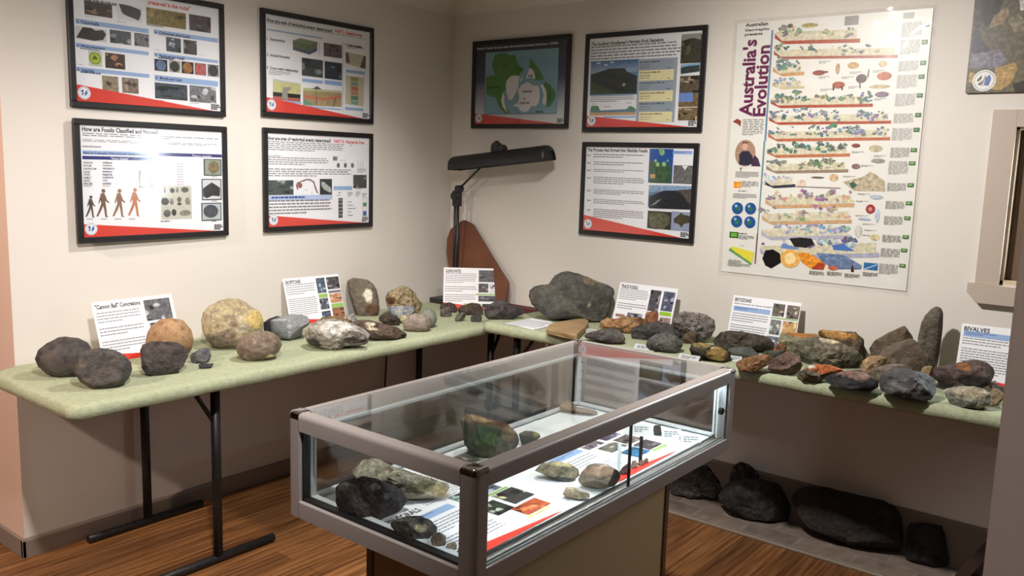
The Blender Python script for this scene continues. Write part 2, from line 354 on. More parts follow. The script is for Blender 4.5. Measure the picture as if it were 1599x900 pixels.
    def l(s, x0, y0, x1, y1, n, col=GR, fill=.42, last=.6):
        a = s.uv((x0, y0)); b = s.uv((x1, y1)); s.linesm(a[0], a[1], b[0], b[1], n, col, fill, last)
    def band(s, h=.14, x=.94):
        s.layer += 1; s.poly([(0, s.H * (1 - h)), (s.W * x, s.H), (0, s.H)], RED)
        r = s.H * .057; c = (s.W * .048, s.H * .925)
        s.disc(*c, r, (232, 236, 244), metric=True)
        for k in range(26):   # ring of small lettering
            a = 2 * PI * k / 26
            if k % 13 in (0,): continue
            s.disc(c[0] + r * .86 * math.cos(a), c[1] + r * .86 * math.sin(a), r * .06, (40, 50, 70), metric=True, n=5)
        s.layer += 1; s.poly([(c[0] - r * .55, c[1] - r * .3), (c[0] - r * .1, c[1] - r * .5), (c[0] - r * .2, c[1] + r * .0)], (30, 60, 50))
        s.poly([(c[0] - r * .4, c[1] + r * .1), (c[0] - r * .05, c[1] - r * .1), (c[0] - r * .3, c[1] + r * .45)], (40, 60, 60))
        s.poly([(c[0] + r * .05, c[1] + r * .5), (c[0] + r * .1, c[1] - r * .1), (c[0] + r * .45, c[1] - r * .5), (c[0] + r * .5, c[1] + r * .1)], (60, 110, 180))
        for k, wd in enumerate((.062, .07, .05)): s.linesm(s.W * .925, s.H * (.935 + k * .019), s.W * (.925 + wd), s.H * (.935 + k * .019 + .018), 1, BK, .7, 1)
    def build(s, name, parent, loc, rot=None, m_=None):
        """local x right, y out of the sheet is -Y, z up; origin at the sheet's middle"""
        k = min(1.0, .0022 / (.00012 * max(s.layer, 1)))
        me = bpy.data.meshes.new(name)
        me.from_pydata([(x - s.W / 2, -z * k, s.H / 2 - y) for x, y, z in s.V], [], [f[::-1] for f in s.F])
        ca = me.color_attributes.new('Col', 'FLOAT_COLOR', 'POINT'); ca.data.foreach_set('color', np.array(s.C, dtype=np.float32).ravel())
        me.materials.append(m_ or M['print']); me.update()
        # face the viewer (-Y)
        o = bpy.data.objects.new(name, me); COL.objects.link(o); o.parent = parent; o.location = loc
        if rot: o.rotation_euler = rot
        return o
UX_L, UX_R, DN = np.array([0., 1, 0]), np.array([1., 0, 0]), np.array([0., 0, -1])
FB = .023
def framed(side, a0, a1, z0, z1, label, draw, crop, bg=WH, yaw=0, glossy=True):
    sh = -.009 if side == 'L' else .008; a0 += sh; a1 += sh
    W, H = a1 - a0, z1 - z0
    if side == 'L': root = empty('framed_poster', (0.0, (a0 + a1) / 2, z0), PI / 2 + yaw); org = np.array([.016, a0 + FB, z1 - FB]); ux = UX_L
    else: root = empty('framed_poster', ((a0 + a1) / 2, 0.0, z0), yaw); org = np.array([a0 + FB, -.016, z1 - FB]); ux = UX_R
    tag(root, label, 'poster', 'framed information posters on the walls')
    off = abs(math.sin(yaw)) * W / 2
    D0, D1 = -off - .002, -off - .02
    b = MB()
    # mitred frame profile
    for (x0, x1, zz0, zz1) in ((-W / 2, W / 2, H - FB, H), (-W / 2, W / 2, 0, FB), (-W / 2, -W / 2 + FB, FB, H - FB), (W / 2 - FB, W / 2, FB, H - FB)):
        b.box(x0, x1, D1, D0, zz0, zz1, .0025, 1)
    b.build('frame', M['blackframe'], root)
    MB().box(-W / 2 + FB * .7, W / 2 - FB * .7, D0 - .008, D0 - .003, FB * .7, H - FB * .7).build('backing', M['back'], root)
    p = Print(W - 2 * FB, H - 2 * FB, org, ux, DN, crop, bg); draw(p)
    p.build('print', root, (0, D0 - .0085, H / 2))
    MB().box(-W / 2 + FB * .8, W / 2 - FB * .8, D1 + .004, D1 + .006, FB * .8, H - FB * .8).build('glass_pane', M['frameglass'], root)
    return root
DK = (62, 62, 66)
def d1(p):
    p.t('preserved in the rocks"', 640, -5, 935, 55, RED)
    p.l(190, 5, 800, 60, 1, GR)
    p.photo(190, 0, 390, 128, (70, 58, 52), (140, 115, 90)); p.r(418, 22, 603, 160, (225, 225, 228)); p.P([(435, 25), (470, 30), (520, 42), (588, 70), (590, 105), (575, 145), (540, 130), (500, 115), (470, 100), (455, 85)], (40, 44, 48), .8)
    p.photo(626, 48, 908, 208, (128, 112, 58), (160, 140, 80)); p.photo(928, 97, 1082, 233, (74, 62, 76), (104, 88, 100))
    for (x0, y0, x1, y1, s) in ((130, 128, 645, 235, '1.  Trace fossils'), (132, 300, 645, 390, '2.  Whole preservation'), (135, 468, 650, 548, '3.  Imprints'), (680, 205, 1132, 300, '4.  Carbonised plant fossils'), (682, 368, 1132, 445, '5.  Replacement fossils'), (686, 525, 1132, 610, '6.  Moulds and Casts')):
        p.r(x0, y0, x1, y1, BLUE); p.t(s, x0 + 8, y0 + 8, x0 + 30 + 8 * len(s), y0 + 46, (30, 44, 84)); p.l(x0 + 30, y0 + 42, x1 - 230, y1 - 30, 1, (60, 80, 120), .6)
    p.r(130, 180, 350, 298, (206, 204, 204)); p.P([(135, 262), (180, 190), (240, 195), (270, 215), (320, 210), (345, 240), (325, 280), (260, 288), (200, 275)], (52, 48, 44), .9)
    p.photo(370, 205, 522, 318, (72, 76, 84)); p.photo(542, 228, 648, 333, (108, 112, 116), (40, 42, 46))
    p.r(220, 352, 318, 470, (196, 200, 190)); p.disc(268, 410, 42, (128, 150, 40)); p.disc(268, 410, 33, (172, 192, 60), .4); p.P([(245, 418), (262, 385), (290, 418)], (84, 96, 30))
    p.photo(337, 368, 480, 490, (66, 46, 38), (168, 122, 84)); p.photo(316, 530, 434, 650, (142, 130, 108), (150, 140, 120)); p.photo(456, 543, 574, 660, (128, 112, 100), (150, 132, 112))
    p.photo(766, 258, 872, 372, (64, 70, 80), (160, 168, 178)); p.photo(887, 276, 983, 388, (70, 68, 70), (130, 128, 130))
    for i, (x0, x1, y, c, c2) in enumerate(((684, 776, 412, (30, 36, 48), (96, 118, 150)), (786, 868, 420, (170, 168, 160), (50, 54, 48)), (875, 960, 430, (30, 24, 20), (150, 104, 54)), (967, 1048, 440, (140, 100, 90), (190, 90, 90)), (1058, 1136, 450, (120, 120, 116), (40, 42, 46)))):
        p.r(x0, y, x1, y + 92, c, .5); p.disc((x0 + x1) / 2, y + 48, 34, c2, .9)
    p.photo(687, 578, 917, 708, (64, 72, 80), (40, 44, 50), 6); p.photo(931, 598, 1118, 728, (110, 112, 118), (190, 192, 196), 7)
    for (x0, y0, x1) in ((196, 112, 322), (420, 150, 552), (630, 176, 830), (930, 222, 1030), (134, 288, 228), (136, 448, 214), (492, 486, 622), (238, 618, 302), (682, 346, 752), (995, 384, 1085), (690, 702, 802), (934, 722, 1042)): p.l(x0, y0, x1, y0 + 14, 1, (120, 120, 124))
    p.band(.145)
def fig(p, x, y, h, col, n=0):
    """a plain upright striding figure, feet at (x, y)"""
    s = h / 100.0
    P_ = lambda q: [(x + a * s, y - b_ * s) for a, b_ in q]
    p.P(P_([(-6, 48), (8, 48), (9, 66), (5, 84), (-8, 84), (-11, 64)]), col, .4); p.disc(x + 1 * s, y - 92 * s, 7 * s, col)
    p.P(P_([(-6, 50), (4, 50), (-6, 24), (-18, 2), (-24, 3), (-14, 28)]), col, .4); p.P(P_([(-2, 50), (8, 50), (12, 26), (14, 4), (20, 0), (8, 0), (4, 26)]), col, .4)
    p.P(P_([(4, 80), (8, 76), (14, 60), (22, 52), (20, 49), (10, 56), (3, 70)]), col, .4); p.P(P_([(-8, 80), (-4, 76), (-10, 60), (-14, 48), (-17, 49), (-14, 62)]), col, .4)
def d2(p):
    p.t('How are Fossils Classified and Named?', 147, 112, 640, 158)
    p.l(150, 152, 1050, 215, 2); p.l(150, 194, 1045, 245, 2, last=.9); p.l(150, 236, 372, 262, 1)
    p.r(150, 265, 620, 302, BLUE); p.t('Here are 2 examples of the taxonomic classification system', 156, 272, 580, 290, (40, 60, 110))
    p.r(150, 300, 620, 332, (34, 44, 120)); p.t('"Homo Sapiens"', 335, 308, 450, 328, (200, 200, 220)); p.r(640, 280, 1052, 312, (40, 44, 116)); p.t('Genus species', 860, 290, 985, 306, (200, 200, 220))
    for x0, x1 in ((640, 646), (1046, 1052)): p.r(x0, 312, x0 + 2, 720, (140, 140, 150))
    for i, s in enumerate(('KINGDOM', 'PHYLUM', 'SUB-PHYLUM', 'CLASS', 'ORDER', 'FAMILY', 'GENUS', 'SPECIES')):
        y = 338 + i * 19; p.t(s, 156, y, 160 + 8 * len(s), y + 10, (90, 90, 110))
    for i, s in enumerate(('ANIMALIA', 'CHORDATA', 'VERTEBRATA', 'MAMMALIA', 'PRIMATES', 'HOMINIDAE', 'HOMO', 'SAPIENS')):
        y = 338 + i * 19; p.t(s, 280, y, 284 + 7.4 * len(s), y + 10, (90, 90, 120))
    p.l(158, 492, 250, 502, 1); p.l(280, 492, 362, 502, 1, (200, 110, 110))
    p.r(512, 392, 614, 505, (150, 156, 140), .8); p.P([(530, 398), (560, 372), (570, 430), (590, 500), (514, 498)], (176, 184, 170), .6); p.P([(585, 400), (600, 395), (610, 440), (608, 500), (590, 500)], (60, 58, 60))
    fig(p, 204, 694, 142, (86, 76, 68)); fig(p, 284, 692, 182, (120, 92, 74)); fig(p, 388, 690, 180, (144, 112, 90)); fig(p, 488, 686, 182, (186, 120, 84))
    for k in range(4): p.l(180 + 90 * k, 702, 245 + 92 * k, 710, 1)
    for i in range(9):
        p.l(650, 318 + i * 19, 712, 328 + i * 19, 1); p.l(760, 352 + i * 16, 840, 361 + i * 16, 1, (150, 140, 170) if i < 7 else (200, 110, 110))
    p.r(655, 492, 858, 700, (196, 196, 182), .15)
    for i, (x, y, rx, ry) in enumerate(((682, 520, 6, 22), (730, 522, 16, 16), (762, 520, 9, 18), (812, 518, 26, 18), (684, 592, 26, 24), (727, 592, 14, 22), (776, 580, 15, 17), (776, 608, 14, 10), (830, 590, 18, 24), (697, 668, 24, 24), (742, 662, 16, 22), (814, 666, 38, 20))):
        p.disc(x, y, rx, ((96, 92, 88), (60, 58, 58), (134, 128, 118))[i % 3], .9, 12, ry)
    p.r(933, 320, 1050, 428, (40, 48, 46)); p.r(940, 326, 1044, 422, (140, 156, 140)); p.disc(998, 374, 36, (120, 108, 78), .9)
    p.r(920, 448, 1050, 582, (50, 50, 54)); p.r(926, 454, 1044, 576, (206, 208, 212)); p.P([(928, 510), (958, 488), (985, 470), (1010, 485), (1040, 505), (1038, 560), (990, 555), (955, 572), (930, 560)], (44, 46, 48), .9)
    p.r(918, 602, 1050, 712, (60, 64, 68)); p.r(924, 608, 1044, 706, (176, 188, 190)); p.disc(980, 655, 48, (70, 74, 84), .9, 16, 42)
    for y in (432, 588, 716): p.l(985, y, 1045, y + 8, 1)
    p.l(655, 716, 770, 726, 1)
    p.r(152, 332, 154, 700, (150, 150, 160)); p.r(620, 332, 622, 708, (150, 150, 160))
    p.band(.12)
def d3(p):
    p.t('How are ages of geological events determined?', 102, 122, 565, 210); p.t('PART I - Relative Ages', 582, 204, 772, 250, RED)
    p.l(104, 158, 810, 262, 2); p.r(104, 200, 495, 275, BLUE); p.l(110, 210, 430, 262, 1, (50, 70, 130), .6)
    for i, (s, y) in enumerate((('1.  Superposition', 258), ('2.  Included fragments', 372), ('3.  Cross cutting relationships', 462))): p.t(s, 102, y, 118 + 6.6 * len(s), y + 32)
    p.l(120, 290, 275, 315, 1); p.l(120, 400, 310, 425, 1); p.l(118, 492, 272, 545, 3)
    p.P([(285, 285), (335, 268), (458, 296), (456, 355), (402, 382), (286, 350)], (96, 110, 84), .3); p.P([(285, 330), (402, 362), (456, 335), (456, 358), (402, 384), (286, 350)], (70, 84, 110)); p.P([(285, 285), (340, 268), (458, 296), (402, 318)], (120, 138, 96), .3)
    p.r(470, 304, 474, 380, (190, 170, 120)); p.photo(502, 298, 630, 412, (98, 88, 88), (60, 56, 56), 3)
    p.photo(348, 404, 497, 548, (62, 66, 70), (130, 136, 140), 6); p.photo(508, 428, 630, 565, (38, 46, 58), (90, 120, 140), 4)
    p.r(350, 550, 495, 590, BLUE); p.r(508, 562, 628, 605, BLUE)
    p.r(634, 288, 636, 788, (150, 150, 156)); p.t('4.  Fossil correlation', 650, 302, 772, 328); p.l(665, 322, 792, 360, 2)
    p.P([(657, 365), (798, 395), (796, 485), (656, 445)], (196, 190, 166), .3); p.P([(657, 365), (672, 368), (686, 440), (657, 442)], (110, 96, 80)); p.P([(784, 392), (798, 395), (796, 485), (757, 475)], (110, 96, 80))
    p.r(658, 488, 792, 526, BLUE); p.P([(656, 528), (786, 545), (782, 748), (654, 730)], (206, 196, 170))
    for i, c in enumerate(((150, 150, 90), (130, 160, 140), (180, 110, 90), (190, 140, 110), (90, 140, 120), (140, 170, 140))): p.r(692, 540 + i * 33, 744, 574 + i * 33, c, .3)
    p.r(652, 752, 780, 782, BLUE)
    p.P([(145, 552), (340, 590), (340, 600), (145, 580)], (190, 204, 196)); p.P([(145, 570), (340, 590), (340, 665), (145, 645)], (204, 200, 140), .2); p.P([(145, 645), (338, 665), (338, 692), (145, 675)], (30, 28, 30)); p.P([(145, 675), (338, 692), (338, 716), (145, 700)], (176, 96, 92)); p.P([(205, 690), (215, 612), (280, 612), (248, 650), (250, 708)], (150, 150, 140), .3)
    p.P([(357, 615), (628, 640), (626, 660), (357, 640)], (190, 196, 150)); p.P([(357, 635), (628, 655), (626, 752), (357, 740)], (170, 150, 112), .3); p.P([(357, 665), (500, 690), (626, 670), (626, 690), (500, 706), (357, 690)], (196, 120, 90)); p.P([(357, 690), (420, 730), (418, 745), (357, 735)], (110, 150, 130)); p.P([(420, 625), (455, 605), (488, 630)], (84, 84, 90)); p.r(448, 625, 452, 735, (60, 60, 60))
    p.P([(565, 748), (585, 690), (590, 690), (570, 748)], (50, 50, 50))
    p.r(225, 708, 345, 730, BLUE); p.r(357, 742, 622, 775, BLUE)
    p.band(.15)
def d4(p):
    p.t('How are ages of geological events determined?', 116, 112, 615, 150); p.t('PART II - Numerical Ages', 640, 140, 875, 165, RED)
    p.l(118, 152, 730, 250, 5); p.t('So, how is this done', 122, 258, 222, 270, GR); p.l(122, 276, 600, 352, 4); p.l(122, 366, 780, 440, 4)
    # the code block at top right stays blank
    p.l(762, 182, 785, 200, 2)
    for k in range(3): p.disc(672 + 55 * k, 342, 12, (100, 104, 106), .8, 12, 20)
    p.r(630, 272, 664, 306, (120, 124, 126), .9); p.l(685, 300, 770, 308, 1); p.l(676, 388, 800, 396, 1)
    for k in range(14): p.disc(825 + (k * 37 % 55), 310 + k * 5, 3, (190, 120, 110) if k % 2 else (110, 110, 114), 0, 6)
    p.l(820, 368, 888, 404, 4, (130, 130, 130))
    p.photo(788, 416, 892, 520, (62, 62, 62), (140, 140, 140), 5); p.l(808, 524, 892, 534, 1); p.r(635, 505, 780, 535, BLUE)
    p.photo(127, 458, 322, 572, (66, 78, 76), (150, 160, 164), 6)
    pts = [(358, 530), (352, 488), (378, 472), (400, 468), (425, 458), (455, 462), (478, 480), (488, 520), (505, 560), (515, 560), (498, 515), (485, 470), (455, 450), (420, 448), (385, 462), (350, 476), (340, 500), (350, 534)]
    p.P(pts, (130, 100, 92), .3); p.disc(372, 498, 18, (150, 96, 84), .5); p.l(412, 532, 436, 544, 1); p.l(460, 556, 480, 564, 1)
    p.r(527, 448, 622, 570, (36, 38, 42)); p.P([(540, 470), (560, 472), (610, 515), (618, 545), (605, 556), (560, 530), (538, 500)], (170, 180, 178), .6)
    p.r(130, 578, 625, 608, (180, 198, 230)); p.l(150, 588, 580, 600, 1, (40, 60, 130), .7)
    p.l(130, 616, 626, 722, 5)
    for k in range(16): p.r(672, 598 + k * 9.6, 705, 607 + k * 9.6, ((60, 60, 60), (150, 150, 150), (96, 96, 96))[k % 3], .5)
    p.l(670, 552, 700, 566, 2); p.l(660, 575, 710, 584, 1); p.l(745, 552, 785, 590, 3); p.l(808, 548, 845, 590, 3); p.l(858, 560, 892, 590, 3)
    for k in range(5): p.l(745, 625 + 26 * k, 795 + 25 * (k % 3), 636 + 26 * k, 1)
    p.r(862, 592, 892, 740, (150, 170, 176)); p.r(864, 596, 890, 632, (236, 236, 236)); p.r(864, 636, 890, 660, (70, 140, 80)); p.r(864, 664, 890, 698, (232, 232, 232)); p.r(864, 702, 890, 730, (50, 90, 170))
    p.band(.125)
def d5(p):
    W, H = p.W, p.H
    top, mid = (24, 28, 50), (190, 190, 200)
    p.layer += 1; p.poly([(0, 0), (W, 0), (W, H * .45), (0, H * .45)], [top, top, (60, 66, 100), (60, 66, 100)])
    p.layer += 1; p.poly([(0, H * .45), (W, H * .45), (W, H), (0, H)], [(60, 66, 100), (60, 66, 100), (232, 232, 236), (232, 232, 236)])
    p.t('Extent of polar ice cap when the fossilised animals lived here ~270Ma', 120, 172, 757, 172 - 20 if False else 152, (214, 214, 222)) if False else None
    a = p.uv((120, 172)); b_ = p.uv((757, 130)); h = .016
    p.tm('Extent of polar ice cap when the fossilised animals lived here ~270Ma', a[0], a[1], b_[0], a[1] + h, (220, 220, 226))
    p.r(186, 208, 742, 688, (60, 64, 70)); p.r(188, 212, 740, 684, (128, 170, 186))
    G = (72, 132, 44); I = (232, 230, 232)
    p.P([(262, 228), (300, 212), (345, 212), (365, 230), (415, 226), (430, 270), (450, 318), (484, 332), (478, 350), (440, 392), (410, 420), (340, 440), (330, 385), (262, 382), (240, 330), (240, 280)], G, .1)
    p.P([(190, 402), (262, 384), (330, 386), (340, 440), (352, 480), (318, 530), (316, 600), (380, 684), (330, 684), (290, 630), (262, 560), (226, 555), (190, 530)], G, .1)
    p.P([(350, 430), (380, 396), (420, 388), (452, 398), (448, 430), (440, 480), (415, 540), (392, 578), (366, 580), (350, 520), (344, 470)], I)
    p.P([(322, 520), (334, 560), (332, 600), (345, 650), (358, 672), (345, 668), (318, 630), (308, 580)], I)
    p.P([(530, 300), (538, 258), (600, 330), (638, 400), (638, 425), (575, 426), (572, 385), (556, 345), (530, 328)], G, .1); p.P([(530, 330), (556, 345), (572, 385), (572, 415), (538, 405), (500, 412), (516, 370)], I)
    p.P([(462, 410), (476, 392), (466, 440), (458, 444)], I)
    p.P([(436, 500), (470, 460), (510, 440), (545, 455), (560, 470), (590, 466), (606, 490), (612, 560), (598, 610), (572, 632), (550, 625), (520, 665), (492, 676), (456, 664), (440, 636), (400, 625), (440, 600), (450, 560)], I)
    p.P([(640, 452), (655, 436), (690, 460), (722, 500), (736, 540), (718, 590), (690, 634), (655, 636), (664, 580), (660, 510), (640, 480)], G, .1); p.P([(612, 465), (638, 462), (660, 512), (664, 575), (650, 628), (628, 600), (640, 545), (632, 500)], I)
    p.disc(489, 572, 6, BK)
    for s, x0, y0, x1, y1 in (('Africa', 318, 305, 356, 318), ('South America', 198, 474, 298, 488), ('India', 522, 380, 556, 392), ('Antarctica', 474, 503, 548, 517), ('South Pole', 455, 594, 528, 608), ('Ulladulla', 576, 662, 636, 676)): p.t(s, x0, y0, x1, y1)
    a = p.uv((682, 502)); b_ = p.uv((692, 586)); p.tm('Australia', a[0], a[1], b_[0], b_[1], BK, True)
    p.band(.14)
def d6(p):
    p.t("The Southern Shoalhaven's Permian Rock Sequence", 108, 172, 638, 172 + 18); p.l(106, 205, 765, 300, 6)
    p.r(104, 312, 446, 556, (88, 132, 168), .2); p.P([(104, 312), (448, 300), (446, 385), (104, 400)], [(60, 100, 150), (60, 100, 150), (150, 176, 196), (150, 176, 196)], .3)
    for x, y, r in ((160, 325, 18), (215, 338, 14), (260, 318, 16)): p.disc(x, y, r, (200, 208, 216), .3, 10, 7)
    p.P([(102, 410), (180, 385), (240, 364), (350, 360), (372, 388), (444, 418), (442, 548), (100, 556)], (40, 48, 44), .9); p.P([(102, 455), (180, 490), (300, 548), (100, 556)], (60, 72, 48), .8)
    p.P([(345, 470), (360, 480), (350, 495), (335, 490)], (180, 176, 160)); p.P([(270, 510), (380, 520), (378, 540), (300, 530)], (22, 26, 26), .6)
    p.l(102, 568, 436, 612, 4)
    p.P([(96, 680), (112, 642), (160, 645), (168, 675), (436, 662), (434, 690), (96, 692)], (96, 132, 154)); p.P([(98, 672), (108, 640), (150, 640), (168, 664), (160, 682)], (84, 140, 96)); p.P([(358, 668), (392, 640), (425, 652), (430, 668)], (90, 150, 110)); p.r(95, 690, 432, 708, (200, 160, 120)); p.r(195, 718, 430, 728, BLUE)
    p.l(200, 646, 280, 654, 1, BK); p.l(115, 626, 158, 634, 1); p.l(362, 618, 436, 626, 1)
    p.r(456, 296, 720, 760, (160, 170, 180)); names = ('Berry Siltstone (<269Ma) 500m', 'Nowra Sandstone (<270Ma) 100m', 'Wandrawandian Siltstone (<272Ma) 120m', 'Snapper Point Formation (<274Ma) 200m', 'Pebbley Beach Formation (<278Ma) 120m', 'Wasp Head Formation (>280Ma) 90m')
    ys = (300, 378, 455, 530, 608, 684, 758)
    for i in range(6):
        p.r(460, ys[i] + 2, 716 - i * 3, ys[i + 1], (150, 164, 178) if i % 2 == 0 else (232, 224, 176)); p.t(names[i], 466, ys[i] + 12, 500 + 4 * len(names[i]), ys[i] + 26)
        p.l(466, ys[i] + 38, 600, ys[i] + 47, 1); p.l(464, ys[i] + 56, 590, ys[i] + 64, 1); p.l(670 - 2 * i, ys[i] + 56, 710 - 2 * i, ys[i] + 65, 1, BK)
    p.photo(776, 120, 918, 320, (62, 62, 50), (92, 88, 66), 5); p.P([(778, 112), (920, 100), (918, 150), (860, 135), (778, 160)], (150, 150, 144))
    p.P([(768, 335), (912, 322), (910, 345), (768, 360)], (140, 180, 214)); p.P([(768, 358), (830, 345), (910, 338), (908, 385), (768, 405)], (56, 70, 74), .6); p.P([(768, 405), (908, 386), (908, 392), (766, 414)], (220, 220, 220))
    p.photo(764, 420, 906, 542, (96, 86, 72), (176, 160, 140), 9); p.r(756, 546, 900, 646, (120, 100, 70), .8); p.r(757, 546, 858, 610, (112, 146, 206), .1); p.photo(752, 655, 895, 748, (120, 104, 76), (180, 160, 120), 6)
    p.band(.13)
def d7(p):
    p.t('The Process that formed the Ulladulla Fossils', 106, 106, 576, 136)
    ys = ((152, 198, 2, 'Step 1'), (212, 258, 2, 'Step 2'), (270, 312, 2, 'Step 3'), (330, 408, 4, 'Step 4'), (428, 492, 3, 'Step 5'), (504, 570, 3, 'Step 6'), (580, 682, 5, 'Step 7'))
    for y0, y1, n, s in ys: p.t(s, 104, y0 + 2, 134, y0 + 14); p.l(156, y0, 556, y1, n)
    p.r(594, 112, 766, 384, (30, 84, 160), .4); p.P([(592, 215), (640, 205), (700, 230), (740, 225), (762, 260), (758, 384), (590, 378)], (64, 92, 66), .9)
    for x, y, r in ((655, 235, 16), (705, 232, 18), (690, 140, 22), (735, 205, 8), (640, 205, 10), (675, 120, 10)): p.disc(x, y, r, (150, 190, 130), .6, 8)
    p.r(597, 310, 636, 342, (200, 160, 110), .5); p.r(700, 290, 712, 360, (60, 110, 60))
    p.r(776, 128, 926, 156, (160, 184, 232)); p.l(782, 132, 920, 152, 2, (60, 90, 180))
    p.r(782, 240, 936, 390, (108, 108, 108), .8); p.P([(846, 246), (892, 246), (870, 280)], (236, 236, 236))
    p.r(588, 396, 926, 590, (92, 118, 156), .3); p.P([(588, 396), (926, 404), (926, 428), (740, 442), (588, 452)], (140, 166, 196), .5); p.P([(588, 485), (700, 440), (800, 438), (926, 428), (922, 590), (588, 578)], (38, 42, 48), .9); p.P([(800, 440), (926, 432), (924, 560), (880, 520), (850, 470)], (88, 78, 74), .8)
    p.P([(598, 560), (660, 512), (684, 506), (640, 545)], (150, 150, 140))
    p.r(580, 595, 766, 748, (52, 54, 52), .4); p.P([(590, 620), (640, 610), (700, 612), (750, 640), (745, 700), (700, 740), (620, 740), (590, 700)], (98, 98, 76), .9)
    p.r(766, 600, 920, 762, (150, 160, 186), .1); p.P([(780, 660), (820, 630), (842, 612), (860, 628), (914, 640), (908, 690), (860, 700), (842, 730), (820, 700), (785, 690)], (78, 72, 54), .9)
    p.band(.18)
framed('L', -2.113, -1.456, 1.705, 2.177, 'framed poster upper left titled preserved in the rocks, many small fossil photos', d1, 'p1')
framed('L', -2.115, -1.453, 1.191, 1.664, 'framed poster headed How are Fossils Classified and Named? with walking figures', d2, 'p2', yaw=.022)
framed('L', -1.27, -.602, 1.72, 2.193, 'framed poster headed ages of geological events determined, PART I Relative Ages', d3, 'p3')
framed('L', -1.265, -.603, 1.196, 1.671, 'framed poster headed ages of geological events determined, PART II Numerical Ages', d4, 'p4')
framed('R', .146, .797, 1.727, 2.193, 'framed green and blue map of the polar ice cap above the desk lamp', d5, 'p5')
framed('R', .886, 1.538, 1.710, 2.184, 'framed poster on the Permian Rock Sequence with mountain photo', d6, 'p6')
framed('R', .892, 1.531, 1.198, 1.66, 'framed poster headed The Process that formed the Ulladulla Fossils', d7, 'p7')

